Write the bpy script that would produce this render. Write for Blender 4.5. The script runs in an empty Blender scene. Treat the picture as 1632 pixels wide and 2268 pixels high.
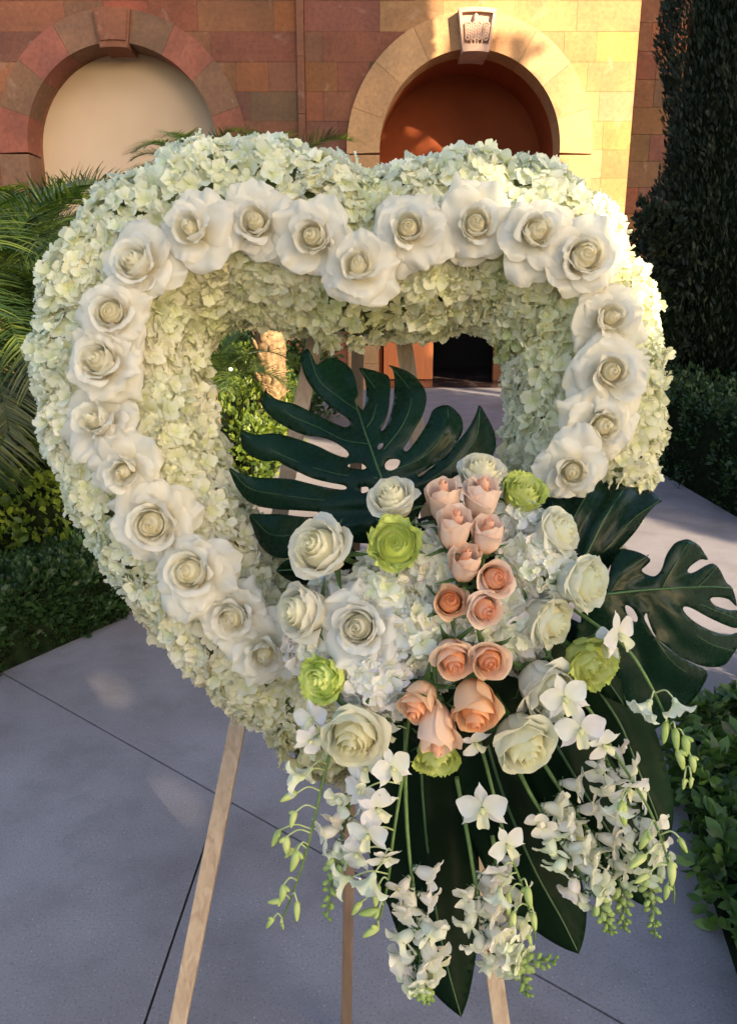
import bpy, math, random
import numpy as np
from mathutils import Vector, Matrix, Quaternion, noise
from mathutils.geometry import delaunay_2d_cdt

random.seed(7); np.random.seed(7)
SC = bpy.context.scene
COL = SC.collection
PI = math.pi

# ---------------------------------------------------------------- camera, sky, sun, exposure
PITCH = math.radians(15.5); H = 1.62; F = 1764.0; CX, CY = 816.0, 1134.0
cam_d = bpy.data.cameras.new('camera'); cam = bpy.data.objects.new('camera', cam_d); COL.objects.link(cam)
cam.location = (0, 0, H); cam.rotation_euler = (PI/2 - PITCH, 0, 0)
cam_d.sensor_fit = 'VERTICAL'; cam_d.sensor_height = 36.0; cam_d.lens = 36.0*F/2268.0
cam_d.clip_start = 0.05; cam_d.clip_end = 600
SC.camera = cam

SUN_EL = math.radians(20.0); SUN_AZ = math.radians(142.0)     # azimuth clockwise from +Y
SUN_DIR = Vector((math.sin(SUN_AZ)*math.cos(SUN_EL), math.cos(SUN_AZ)*math.cos(SUN_EL), math.sin(SUN_EL)))  # towards the sun
world = bpy.data.worlds.new('World'); SC.world = world; world.use_nodes = True
wn = world.node_tree; bg = wn.nodes['Background']
sky = wn.nodes.new('ShaderNodeTexSky'); sky.sky_type = 'NISHITA'; sky.sun_disc = False
sky.sun_elevation = SUN_EL; sky.sun_rotation = SUN_AZ; sky.air_density = 1.0; sky.dust_density = 2.2; sky.ozone_density = 1.0
wn.links.new(sky.outputs[0], bg.inputs[0]); bg.inputs[1].default_value = 0.12
sun_d = bpy.data.lights.new('sun', 'SUN'); sun = bpy.data.objects.new('sun', sun_d); COL.objects.link(sun)
sun_d.energy = 5.0; sun_d.angle = math.radians(0.6); sun_d.color = (1.0, 0.85, 0.60)
sun.rotation_euler = (-SUN_DIR).to_track_quat('-Z', 'Y').to_euler()
SC.view_settings.view_transform = 'Standard'; SC.view_settings.look = 'None'
SC.view_settings.exposure = 1.9; SC.view_settings.gamma = 1.0; SC.view_settings.use_curve_mapping = False
SC.render.engine = 'CYCLES'
SC.cycles.max_bounces = 6; SC.cycles.diffuse_bounces = 4; SC.cycles.glossy_bounces = 2
SC.cycles.transmission_bounces = 4; SC.cycles.transparent_max_bounces = 4
SC.cycles.use_denoising = True

# ---------------------------------------------------------------- measuring: photo sight lines to real points
RT = Vector((1, 0, 0)); UP = Vector((0, math.sin(PITCH), math.cos(PITCH))); FW = Vector((0, math.cos(PITCH), -math.sin(PITCH)))
EYE = Vector((0, 0, H))
def ray(x, y): return FW + RT*((x-CX)/F) - UP*((y-CY)/F)
def at(x, y, zc): return EYE + ray(x, y)*zc                     # at a distance along the view axis
def on_y(x, y, Y): r = ray(x, y); return EYE + r*(Y/r.y)        # on a facade plane
def on_g(x, y, z=0.0): r = ray(x, y); return EYE + r*((z-H)/r.z)  # on the ground
def c7(x, y): return ((900+x*0.67402)/1.8057, (1300+y*0.67402)/1.8057)
def c8(x, y): return ((1900+x*0.64154)/1.8057, (1500+y*0.64154)/1.8057)

# ---------------------------------------------------------------- objects
def link(o): COL.objects.link(o); return o
def tag(o, label=None, cat=None, group=None, kind=None):
    if label: o['label'] = label
    if cat: o['category'] = cat
    if group: o['group'] = group
    if kind: o['kind'] = kind
    return o
def thing(name, label, cat, loc=(0, 0, 0), group=None, quat=None, scale=1.0):
    o = link(bpy.data.objects.new(name, None)); o.empty_display_size = 0.05
    o.location = loc
    if quat is not None: o.rotation_mode = 'QUATERNION'; o.rotation_quaternion = quat
    o.scale = (scale,)*3
    return tag(o, label, cat, group)
def put(name, me, parent=None, loc=(0, 0, 0), quat=None, scale=None, color=None):
    o = link(bpy.data.objects.new(name, me)); o.location = loc
    if quat is not None: o.rotation_mode = 'QUATERNION'; o.rotation_quaternion = quat
    if scale is not None: o.scale = scale if hasattr(scale, '__len__') else (scale,)*3
    if parent is not None: o.parent = parent
    if color is not None: o.color = (*color[:3], 1.0)
    return o
def mesh(name, v, f, mat=None, smooth=True, uv=None):
    me = bpy.data.meshes.new(name); me.from_pydata([tuple(p) for p in v], [], [tuple(q) for q in f])
    if smooth: me.polygons.foreach_set('use_smooth', [True]*len(me.polygons))
    if uv is not None:
        lay = me.uv_layers.new(name='UVMap'); li = np.empty(len(me.loops), dtype=np.int32); me.loops.foreach_get('vertex_index', li)
        lay.data.foreach_set('uv', np.asarray(uv, dtype=np.float32)[li].ravel())
    if mat: me.materials.append(mat)
    me.update(); return me
def join(parts):                       # [(verts, faces, uv)] -> one
    V, Fc, U, n = [], [], [], 0
    for p in parts:
        V += list(p[0]); Fc += [tuple(i+n for i in q) for q in p[1]]
        U += list(p[2]) if len(p) > 2 and p[2] is not None else [(0, 0)]*len(p[0]); n += len(p[0])
    return V, Fc, U
def box(x0, x1, y0, y1, z0, z1):
    v = [(x, y, z) for z in (z0, z1) for y in (y0, y1) for x in (x0, x1)]
    return v, [(0, 2, 3, 1), (4, 5, 7, 6), (0, 1, 5, 4), (2, 6, 7, 3), (0, 4, 6, 2), (1, 3, 7, 5)], [(0, 0)]*8
def spline(pts, n=8):
    P = [Vector(p) for p in pts]; P = [P[0]*2-P[1]] + P + [P[-1]*2-P[-2]]; out = []
    for i in range(1, len(P)-2):
        a, b, c, d = P[i-1:i+3]
        for k in range(n):
            t = k/n; out.append(0.5*((2*b)+(c-a)*t+(2*a-5*b+4*c-d)*t*t+(3*b-a-3*c+d)*t**3))
    out.append(P[-2].copy()); return out
def tube(pts, rad, sides=7, cap=True):
    pts = [Vector(p) for p in pts]; n = len(pts); V, Fc, U = [], [], []
    ref = Vector((0.3, 0.2, 1)).normalized(); prev = None
    for i, p in enumerate(pts):
        t = (pts[min(i+1, n-1)]-pts[max(i-1, 0)]).normalized()
        a = ref if prev is None else prev
        a = (a - t*a.dot(t)); a = a.normalized() if a.length > 1e-6 else t.orthogonal().normalized()
        prev = a; b = t.cross(a); r = rad[i] if hasattr(rad, '__len__') else rad(i/(n-1)) if callable(rad) else rad
        for k in range(sides):
            q = 2*PI*k/sides; V.append(p+(a*math.cos(q)+b*math.sin(q))*r); U.append((k/sides, i/(n-1)))
    for i in range(n-1):
        for k in range(sides):
            k2 = (k+1) % sides; Fc.append((i*sides+k, i*sides+k2, (i+1)*sides+k2, (i+1)*sides+k))
    if cap: Fc += [tuple(range(sides))[::-1], tuple((n-1)*sides+k for k in range(sides))]
    return V, Fc, U
def blob(c, rx, ry, rz, nu=8, nv=6, axis=None):
    V, Fc, U = [], [], []; M = axis if axis is not None else Matrix.Identity(3)
    for j in range(nv+1):
        th = PI*j/nv
        for i in range(nu):
            ph = 2*PI*i/nu; V.append(Vector(c)+M@Vector((rx*math.sin(th)*math.cos(ph), ry*math.sin(th)*math.sin(ph), rz*math.cos(th)))); U.append((i/nu, j/nv))
    for j in range(nv):
        for i in range(nu): Fc.append((j*nu+i, (j+1)*nu+i, (j+1)*nu+(i+1) % nu, j*nu+(i+1) % nu))
    return V, Fc, U
def quat_to(axis, roll=0.0):
    return Vector(axis).normalized().to_track_quat('Z', 'Y') @ Quaternion((0, 0, 1), roll)
def sm(x, a, b): t = min(1, max(0, (x-a)/(b-a))); return t*t*(3-2*t)

# ---------------------------------------------------------------- materials
class NT:
    def __init__(s, name):
        s.m = bpy.data.materials.new(name); s.m.use_nodes = True; s.t = s.m.node_tree; s.t.nodes.clear()
        s.out = s.n('OutputMaterial')
    def n(s, kind, **kw):
        o = s.t.nodes.new('ShaderNode'+kind)
        for k, v in kw.items(): setattr(o, k, v)
        return o
    def l(s, a, b): s.t.links.new(a, b)
    def noise(s, scale, detail=3, coord='Object', rough=0.55, vec=None, dist=0.0):
        t = s.n('TexNoise'); t.inputs['Scale'].default_value = scale; t.inputs['Detail'].default_value = detail
        t.inputs['Roughness'].default_value = rough; t.inputs['Distortion'].default_value = dist
        if vec is None: c = s.n('TexCoord'); vec = c.outputs[coord]
        s.l(vec, t.inputs['Vector']); return t
    def ramp(s, fac, stops):
        r = s.n('ValToRGB'); e = r.color_ramp.elements
        while len(e) < len(stops): e.new(0.5)
        for q, (p, c) in zip(e, stops): q.position = p; q.color = (*c[:3], 1) if hasattr(c, '__len__') else (c, c, c, 1)
        s.l(fac, r.inputs[0]); return r
    def mix(s, a, b, fac, mode='MIX'):
        m = s.n('Mix', data_type='RGBA', blend_type=mode)
        for v, i in ((fac, 0), (a, 6), (b, 7)):
            if hasattr(v, 'links'): s.l(v, m.inputs[i])
            elif hasattr(v, '__len__'): m.inputs[i].default_value = (*v[:3], 1)
            else: m.inputs[i].default_value = v
        return m.outputs[2]
    def bsdf(s, col, rough=0.6, spec=0.5, trans=0.0, tcol=None, bump=None, bstr=0.2, bdist=0.002, metal=0.0, coat=0.0):
        p = s.n('BsdfPrincipled')
        if hasattr(col, 'links'): s.l(col, p.inputs['Base Color'])
        else: p.inputs['Base Color'].default_value = (*col[:3], 1)
        if hasattr(rough, 'links'): s.l(rough, p.inputs['Roughness'])
        else: p.inputs['Roughness'].default_value = rough
        p.inputs['Specular IOR Level'].default_value = spec; p.inputs['Metallic'].default_value = metal
        p.inputs['Coat Weight'].default_value = coat; p.inputs['Coat Roughness'].default_value = 0.25
        bn = None
        if bump is not None:
            bn = s.n('Bump'); bn.inputs['Strength'].default_value = bstr; bn.inputs['Distance'].default_value = bdist
            s.l(bump, bn.inputs['Height']); s.l(bn.outputs[0], p.inputs['Normal'])
        sh = p.outputs[0]
        if trans > 0:
            t = s.n('BsdfTranslucent'); c = tcol if tcol is not None else col
            if hasattr(c, 'links'): s.l(c, t.inputs[0])
            else: t.inputs[0].default_value = (*c[:3], 1)
            if bn: s.l(bn.outputs[0], t.inputs['Normal'])
            mx = s.n('MixShader'); mx.inputs[0].default_value = trans; s.l(sh, mx.inputs[1]); s.l(t.outputs[0], mx.inputs[2]); sh = mx.outputs[0]
        s.l(sh, s.out.inputs[0]); return s.m
    def ocol(s): return s.n('ObjectInfo').outputs['Color']
    def orand(s): return s.n('ObjectInfo').outputs['Random']
    def uvx(s):
        u = s.n('UVMap'); x = s.n('SeparateXYZ'); s.l(u.outputs[0], x.inputs[0]); return u.outputs[0], x.outputs[0], x.outputs[1]

M = {}
def veined(t, uv, sc=(3, 22, 1)):
    mp = t.n('Mapping'); mp.inputs['Scale'].default_value = sc; t.l(uv, mp.inputs[0]); return t.noise(1.6, 3, vec=mp.outputs[0])
# rose petals: object colour = petal, warmer and deeper towards the base (uv.x = 0) where the pigment is
def petal_mat(name, base, edge, trans=0.35, rough=0.5):
    t = NT(name); uv, u, v = t.uvx(); c = t.ocol()
    nz = t.noise(38, 2)
    r = t.ramp(u, [(0.0, base), (0.55, (1, 1, 1)), (0.93, (1, 1, 1)), (1.0, edge)])
    col = t.mix(c, r.outputs[0], 1.0, 'MULTIPLY')
    col = t.mix(col, t.ramp(nz.outputs[0], [(0.3, (0.94, 0.93, 0.90)), (0.7, (1, 1, 1))]).outputs[0], 1.0, 'MULTIPLY')
    vn = veined(t, uv); M[name] = t.bsdf(col, rough, 0.28, trans, bump=vn.outputs[0], bstr=0.12, bdist=0.0008)
petal_mat('rose_petal', (1.0, 0.955, 0.80), (0.99, 0.975, 0.93), 0.5)
petal_mat('peach_petal', (1.0, 0.78, 0.55), (1.0, 0.97, 0.90), 0.38)
petal_mat('green_petal', (0.80, 0.88, 0.40), (0.92, 0.92, 0.55), 0.3)
petal_mat('floret_petal', (0.88, 0.92, 0.62), (0.98, 0.97, 0.90), 0.4, 0.6)
petal_mat('orchid_petal', (0.88, 0.92, 0.62), (1, 1, 1), 0.45, 0.45)
t = NT('bud'); uv, u, v = t.uvx(); M['bud'] = t.bsdf(t.mix(t.ocol(), t.ramp(v, [(0, (0.75, 0.85, 0.5)), (0.6, (1, 1, 1)), (1, (0.8, 0.85, 0.6))]).outputs[0], 1.0, 'MULTIPLY'), 0.45, 0.35, 0.15, bump=veined(t, uv, (12, 2, 1)).outputs[0], bstr=0.25)
t = NT('stem'); n = t.noise(60, 3); M['stem'] = t.bsdf(t.ramp(n.outputs[0], [(0.3, (0.07, 0.13, 0.025)), (0.7, (0.14, 0.21, 0.05))]).outputs[0], 0.45, 0.4, bump=n.outputs[0], bstr=0.2)
t = NT('pedicel'); n = t.noise(60, 2); M['pedicel'] = t.bsdf(t.ramp(n.outputs[0], [(0.3, (0.38, 0.46, 0.18)), (0.7, (0.50, 0.56, 0.30))]).outputs[0], 0.5, 0.3, 0.1)
t = NT('sepal'); n = t.noise(40, 3); M['sepal'] = t.bsdf(t.ramp(n.outputs[0], [(0.3, (0.035, 0.075, 0.02)), (0.7, (0.07, 0.13, 0.035))]).outputs[0], 0.45, 0.4, 0.1, bump=n.outputs[0], bstr=0.3)
def glossy_leaf(name, c0, c1, rough, trans=0.0, scale=9, spec=0.14):
    t = NT(name); n = t.noise(scale, 4); n2 = t.noise(scale*14, 2)
    col = t.mix(t.ramp(n.outputs[0], [(0.3, c0), (0.7, c1)]).outputs[0], t.ramp(t.orand(), [(0, (0.8, 0.8, 0.8)), (1, (1.2, 1.2, 1.1))]).outputs[0], 1.0, 'MULTIPLY')
    rr = t.ramp(n2.outputs[0], [(0.3, rough*0.85), (0.7, rough*1.2)])
    M[name] = t.bsdf(col, rr.outputs[0], spec, trans, bump=n2.outputs[0], bstr=0.15, bdist=0.001)
glossy_leaf('monstera', (0.002, 0.011, 0.006), (0.004, 0.019, 0.009), 0.27)
glossy_leaf('spear_leaf', (0.003, 0.010, 0.004), (0.005, 0.016, 0.006), 0.45, spec=0.05)
t = NT('leaf_vein'); M['leaf_vein'] = t.bsdf((0.028, 0.075, 0.02), 0.4, 0.4)
t = NT('wood'); cc = t.n('TexCoord'); mp = t.n('Mapping'); mp.inputs['Scale'].default_value = (30, 30, 1.6); t.l(cc.outputs['Object'], mp.inputs[0])
n = t.noise(2.2, 5, vec=mp.outputs[0], dist=1.2); M['wood'] = t.bsdf(t.ramp(n.outputs[0], [(0.3, (0.27, 0.185, 0.12)), (0.52, (0.37, 0.27, 0.185)), (0.75, (0.43, 0.33, 0.235))]).outputs[0], 0.42, 0.35, bump=n.outputs[0], bstr=0.12, bdist=0.0008)
t = NT('shaded_wood'); cc = t.n('TexCoord'); mp = t.n('Mapping'); mp.inputs['Scale'].default_value = (30, 30, 1.6); t.l(cc.outputs['Object'], mp.inputs[0])
n = t.noise(2.2, 5, vec=mp.outputs[0], dist=1.2); M['shaded_wood'] = t.bsdf(t.ramp(n.outputs[0], [(0.3, (0.10, 0.065, 0.045)), (0.7, (0.17, 0.115, 0.08))]).outputs[0], 0.42, 0.35)  # same wood as the legs, rear leg's shade put into its colour
t = NT('metal'); M['metal'] = t.bsdf((0.7, 0.7, 0.7), 0.25, metal=1.0)
t = NT('foam'); n = t.noise(30, 4); M['foam'] = t.bsdf(t.ramp(n.outputs[0], [(0.35, (0.10, 0.13, 0.04)), (0.65, (0.22, 0.25, 0.10))]).outputs[0], 0.9, 0.1)
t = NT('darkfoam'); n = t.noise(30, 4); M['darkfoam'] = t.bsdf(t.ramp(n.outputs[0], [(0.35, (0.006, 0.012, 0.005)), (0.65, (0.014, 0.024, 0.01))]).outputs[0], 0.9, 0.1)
# concrete
t = NT('concrete'); a = t.noise(2.1, 5, rough=0.6); b = t.noise(150, 3, rough=0.7); c = t.noise(4.2, 6, rough=0.7); d = t.noise(0.55, 3)
col = t.ramp(a.outputs[0], [(0.25, (0.215, 0.190, 0.196)), (0.5, (0.242, 0.214, 0.220)), (0.75, (0.262, 0.234, 0.240))]).outputs[0]
col = t.mix(col, t.ramp(d.outputs[0], [(0.38, (0.72, 0.69, 0.66)), (0.52, (1, 1, 1))]).outputs[0], 0.8, 'MULTIPLY')
col = t.mix(col, t.ramp(b.outputs[0], [(0.32, 0.55), (0.45, 1.0), (0.64, 1.0), (0.70, 2.1)]).outputs[0], 0.9, 'MULTIPLY')
col = t.mix(col, t.ramp(c.outputs[0], [(0.38, (0.88, 0.87, 0.86)), (0.50, (1, 1, 1)), (0.62, (1.05, 1.05, 1.05))]).outputs[0], 0.8, 'MULTIPLY')
vo = t.n('TexVoronoi'); vo.inputs['Scale'].default_value = 70; cc = t.n('TexCoord'); t.l(cc.outputs['Object'], vo.inputs['Vector'])
col = t.mix(col, t.ramp(vo.outputs['Distance'], [(0.05, (1.9, 1.85, 1.8)), (0.11, (1, 1, 1))]).outputs[0], 0.6, 'MULTIPLY')
M['concrete'] = t.bsdf(col, 0.75, 0.3, bump=b.outputs[0], bstr=0.35, bdist=0.002)
t = NT('soil'); n = t.noise(14, 6); M['soil'] = t.bsdf(t.ramp(n.outputs[0], [(0.3, (0.010, 0.008, 0.006)), (0.7, (0.035, 0.026, 0.018))]).outputs[0], 0.95, 0.1, bump=n.outputs[0], bstr=0.8, bdist=0.02)
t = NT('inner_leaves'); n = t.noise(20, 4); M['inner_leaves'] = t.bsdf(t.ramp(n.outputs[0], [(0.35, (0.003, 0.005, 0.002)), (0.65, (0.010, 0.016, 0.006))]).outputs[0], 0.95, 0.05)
# stone: object colour per block, mottled
t = NT('stone'); c = t.ocol(); a = t.noise(1.3, 5, rough=0.6); b = t.noise(16, 4, rough=0.65); e = t.noise(3.2, 3, dist=1.0)
col = t.mix(c, t.ramp(a.outputs[0], [(0.3, (0.72, 0.74, 0.78)), (0.7, (1.2, 1.15, 1.1))]).outputs[0], 1.0, 'MULTIPLY')
col = t.mix(col, t.ramp(b.outputs[0], [(0.33, (0.80, 0.80, 0.80)), (0.5, (1, 1, 1)), (0.70, (1.18, 1.16, 1.12))]).outputs[0], 0.8, 'MULTIPLY')
col = t.mix(col, (0.42, 0.30, 0.22), t.ramp(e.outputs[0], [(0.62, 0.0), (0.80, 0.35)]).outputs[0])
sp = t.n('TexVoronoi'); sp.inputs['Scale'].default_value = 7; cc = t.n('TexCoord'); t.l(cc.outputs['Object'], sp.inputs['Vector'])
col = t.mix(col, t.ramp(sp.outputs['Distance'], [(0.0, (0.4, 0.4, 0.4)), (0.05, (0.5, 0.5, 0.5)), (0.065, (1, 1, 1))]).outputs[0], 0.7, 'MULTIPLY')
M['stone'] = t.bsdf(col, 0.8, 0.25, bump=b.outputs[0], bstr=0.4, bdist=0.006)
t = NT('mortar'); M['mortar'] = t.bsdf((0.06, 0.04, 0.03), 0.9, 0.1)
t = NT('plaster'); n = t.noise(0.8, 3); g = t.noise(60, 3); M['plaster'] = t.bsdf(t.ramp(n.outputs[0], [(0.3, (0.50, 0.36, 0.24)), (0.7, (0.56, 0.41, 0.28))]).outputs[0], 0.85, 0.2, bump=g.outputs[0], bstr=0.3, bdist=0.003)
t = NT('rust_plaster'); n = t.noise(1.2, 3); g = t.noise(60, 3); M['rust_plaster'] = t.bsdf(t.ramp(n.outputs[0], [(0.3, (0.22, 0.048, 0.014)), (0.7, (0.28, 0.064, 0.019))]).outputs[0], 0.8, 0.2, bump=g.outputs[0], bstr=0.3, bdist=0.003)
t = NT('orange_wood'); cc = t.n('TexCoord'); mp = t.n('Mapping'); mp.inputs['Scale'].default_value = (14, 14, 0.7); t.l(cc.outputs['Object'], mp.inputs[0])
n = t.noise(2.4, 4, vec=mp.outputs[0]); M['orange_wood'] = t.bsdf(t.ramp(n.outputs[0], [(0.3, (0.50, 0.15, 0.045)), (0.7, (0.66, 0.22, 0.075))]).outputs[0], 0.45, 0.4)
t = NT('interior'); M['interior'] = t.bsdf((0.012, 0.008, 0.007), 0.7, 0.2)
t = NT('dark_marble'); n = t.noise(2.5, 6, dist=2.0); M['dark_marble'] = t.bsdf(t.ramp(n.outputs[0], [(0.4, (0.022, 0.014, 0.014)), (0.55, (0.05, 0.028, 0.028)), (0.62, (0.14, 0.10, 0.09))]).outputs[0], 0.2, 0.5)
t = NT('bark'); n = t.noise(22, 5); M['bark'] = t.bsdf(t.ramp(n.outputs[0], [(0.3, (0.07, 0.04, 0.02)), (0.7, (0.30, 0.19, 0.10))]).outputs[0], 0.85, 0.2, bump=n.outputs[0], bstr=0.7, bdist=0.01)
def leaves(name, cols, rough=0.45, trans=0.3, tmul=(1.6, 1.8, 0.6), scale=9):
    t = NT(name); uv, u, v = t.uvx()
    cr = t.ramp(u, [(i/(len(cols)-1), c) for i, c in enumerate(cols)])        # uv.x = one random value per leaf
    n = t.noise(scale, 3); col = t.mix(cr.outputs[0], t.ramp(n.outputs[0], [(0.3, 0.7), (0.7, 1.25)]).outputs[0], 1.0, 'MULTIPLY')
    M[name] = t.bsdf(col, rough, 0.4, trans, tcol=t.mix(col, tmul, 1.0, 'MULTIPLY'))
leaves('hedge_dark', [(0.012, 0.030, 0.010), (0.022, 0.050, 0.016), (0.035, 0.072, 0.020)])
leaves('hedge_light', [(0.022, 0.050, 0.016), (0.060, 0.115, 0.030), (0.130, 0.200, 0.045)])
leaves('shrub', [(0.03, 0.06, 0.012), (0.09, 0.13, 0.02), (0.19, 0.23, 0.03)], trans=0.45, tmul=(2.2, 2.2, 0.6))
leaves('cypress', [(0.007, 0.014, 0.007), (0.013, 0.024, 0.010), (0.034, 0.040, 0.016)], 0.6, 0.1)
leaves('palm', [(0.010, 0.024, 0.010), (0.026, 0.050, 0.014), (0.090, 0.115, 0.022)], 0.4, 0.42, (2.1, 2.1, 0.6))
leaves('tree', [(0.02, 0.05, 0.01), (0.05, 0.09, 0.02)], 0.5, 0.3)
# ================================================================ SETTING
def poly_sheet(name, pts, z, mat, kind='structure', thick=0.0):
    me = mesh(name, [(p[0], p[1], z) for p in pts], [tuple(range(len(pts)))], mat, False)
    return tag(put(name, me), kind=kind)
poly_sheet('ground', [(-300, -300), (300, -300), (300, 300), (-300, 300)], -0.045, M['soil'])

# pavement: slabs cut by the saw joints seen in the photo, 7 mm gaps
def clip(poly, p, n):                  # keep side where (q-p).n >= 0
    out = []
    for i in range(len(poly)):
        a, b = poly[i], poly[(i+1) % len(poly)]; da = (a-p).dot(n); db = (b-p).dot(n)
        if da >= 0: out.append(a)
        if (da >= 0) != (db >= 0): out.append(a+(b-a)*(da/(da-db)))
    return out
def g2(x, y): v = on_g(x, y); return Vector((v.x, v.y))
LA = (g2(0, 1487), g2(1380, 2268)); LB = (g2(490, 1766), g2(320, 2268)); LC = (g2(560, 1010), g2(1500, 1235)); LD = (g2(1270, 1195), g2(1632, 1262))
def side_split(polys, line, gap=0.0035):
    p, q = line; d = (q-p).normalized(); n = Vector((-d.y, d.x)); out = []
    for po in polys:
        for s in (1, -1):
            c = clip(po, p+n*s*gap, n*s)
            if len(c) > 2: out.append(c)
    return out
base = [Vector((-9, -6)), Vector((14, -6)), Vector((14, 13.9)), Vector((-9, 13.9))]
polys = side_split([base], LA)
dA = (LA[1]-LA[0]).normalized(); nA = Vector((-dA.y, dA.x))
near = [p for p in polys if sum(((q-LA[0]).dot(nA) for q in p))*((Vector((0, 0))-LA[0]).dot(nA)) > 0]
far = [p for p in polys if p not in near]
near = side_split(near, LB)
far = side_split(far, (Vector((-9, 6.9)), Vector((14, 7.6)))); far = side_split(far, (Vector((-9, 10.4)), Vector((14, 10.6))))

pav = tag(link(bpy.data.objects.new('pavement', None)), kind='structure')
for po in near+far:
    n = len(po); v = [(q.x, q.y, 0.0) for q in po]+[(q.x, q.y, -0.04) for q in po]
    ar = sum(po[i].x*po[(i+1) % n].y-po[(i+1) % n].x*po[i].y for i in range(n))
    if ar < 0: v = v[:n][::-1]+v[n:][::-1]
    f = [tuple(range(n))]+[(i, i+n, (i+1) % n+n, (i+1) % n) for i in range(n)]
    put('slab', mesh('slab', v, f, M['concrete'], False), pav)

# ================================================================ BUILDING
FY = 13.65; RY = 15.2
bld = thing('stone_building', 'reddish brown stone building with two big round arches behind the heart', 'building', (0, FY, 0))
def bput(name, data, mat, smooth=False, color=None, parent=None):
    V, Fc = data[0], data[1]; me = mesh(name, [Vector(v)-Vector((0, FY, 0)) for v in V], Fc, mat, smooth)
    return put(name, me, parent if parent is not None else bld, color=color)
def fx(x, y=200): return on_y(x, y, FY).x
def fz(y, x=816): return on_y(x, y, FY).z
CR = Vector((fx(1043), 0, fz(332))); RR_IN = fx(1245)-fx(1043); RR_OUT = fx(1315, 300)-fx(1043, 300)
CL = Vector((fx(265), 0, fz(330))); RL_IN = fx(478)-fx(265); RL_OUT = RL_IN*1.31
PAL = [(0.30, 0.095, 0.045), (0.26, 0.085, 0.045), (0.21, 0.095, 0.055), (0.16, 0.085, 0.055), (0.115, 0.072, 0.052), (0.34, 0.10, 0.05), (0.30, 0.13, 0.085), (0.24, 0.12, 0.07), (0.28, 0.08, 0.035)]
RS = random.Random(11)
X0, XP, XC = -7.5, fx(668), fx(1400, 250)          # left end, corner strip, right corner
def rect_poly(x0, x1, z0, z1, arch, R):
    pts = []
    for a, b in (((x0, z0), (x1, z0)), ((x1, z0), (x1, z1)), ((x1, z1), (x0, z1)), ((x0, z1), (x0, z0))):
        for k in range(6): pts.append([a[0]+(b[0]-a[0])*k/6, a[1]+(b[1]-a[1])*k/6])
    ins = 0
    for p in pts:
        dx = p[0]-arch.x; dz = p[1]-arch.z
        if dz <= 0:
            if abs(dx) < R: p[0] = arch.x+math.copysign(R, dx); ins += 1
        elif math.hypot(dx, dz) < R:
            s = R/max(1e-4, math.hypot(dx, dz)); p[0] = arch.x+dx*s; p[1] = arch.z+dz*s; ins += 1
    if ins >= len(pts)-1: return None
    out = []
    for p in pts:
        if not out or (abs(p[0]-out[-1][0])+abs(p[1]-out[-1][1])) > 1e-4: out.append(p)
    return out if ins else [[x0, z0], [x1, z0], [x1, z1], [x0, z1]]
def extrude_poly(pts, y0, y1):
    n = len(pts); v = [(p[0], y0, p[1]) for p in pts]+[(p[0], y1, p[1]) for p in pts]
    return v, [tuple(range(n))]+[(i, i+n, (i+1) % n+n, (i+1) % n) for i in range(n)]
CH = 0.415
_m = (0.175, 0.069, 0.037)
PAL_SUNLIT = [(0.42, 0.215, 0.085), (0.38, 0.19, 0.075), (0.44, 0.235, 0.10), (0.36, 0.17, 0.07), (0.41, 0.20, 0.08)]  # sunlight on the right bay put into the block colours
PAL_SHADED = [(0.205, 0.072, 0.034), (0.185, 0.070, 0.036), (0.160, 0.070, 0.038), (0.135, 0.066, 0.038), (0.105, 0.056, 0.036), (0.230, 0.074, 0.032), (0.195, 0.082, 0.045), (0.17, 0.068, 0.036)]  # same stone, with the wall's shade put into its colours
PAL_SHADED = [tuple(0.55*a+0.45*b for a, b in zip(q, _m)) for q in PAL_SHADED]
def wall_blocks(x0, x1, z0, z1, arch, R):
    z = z0; row = 0
    while z < z1:
        x = x0; first = True
        while x < x1-0.02:
            w = RS.choice((0.5, 0.75, 0.95, 1.15)); w = w*0.55 if (first and row % 2) else w; first = False
            xe = x+w
            if x1-xe < 0.28: xe = x1
            if z < arch.z+R:                      # do not bridge the opening
                half = R if z+CH/2 < arch.z else math.sqrt(max(0, R*R-(z+CH/2-arch.z)**2))
                if x < arch.x-half < xe: xe = max(arch.x-half+0.12, x+0.2)
                if x < arch.x+half < xe and x > arch.x-half: xe = arch.x+half+0.25
            g = 0.0018; pr = RS.uniform(0, 0.005)
            po = rect_poly(x+g, min(xe, x1)-g, z+g, z+CH-g, arch, R)
            if po:
                col = [c*RS.uniform(0.85, 1.15) for c in RS.choice(PAL_SUNLIT if x > fx(840) else PAL_SHADED)]
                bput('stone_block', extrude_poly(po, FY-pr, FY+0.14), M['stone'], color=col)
            x = xe
        z += CH; row += 1
z_start = fz(332)-CH*6                # only the courses the photo can show one by one
ZT = z_start+CH*math.ceil((6.3-z_start)/CH)-0.01; ZTOP = ZT+0.01
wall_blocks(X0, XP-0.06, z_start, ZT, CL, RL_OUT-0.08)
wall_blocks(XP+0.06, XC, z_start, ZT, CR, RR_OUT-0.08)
# corner strip between the bays, blocks stacked
z = z_start
while z < ZT:
    h = RS.choice((0.8, 1.1, 1.4)); bput('corner_stone', box(XP-0.055, XP+0.055, FY-0.07, FY+0.14, z+0.003, z+h-0.003), M['stone'], color=RS.choice(PAL_SHADED)); z += h
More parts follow.
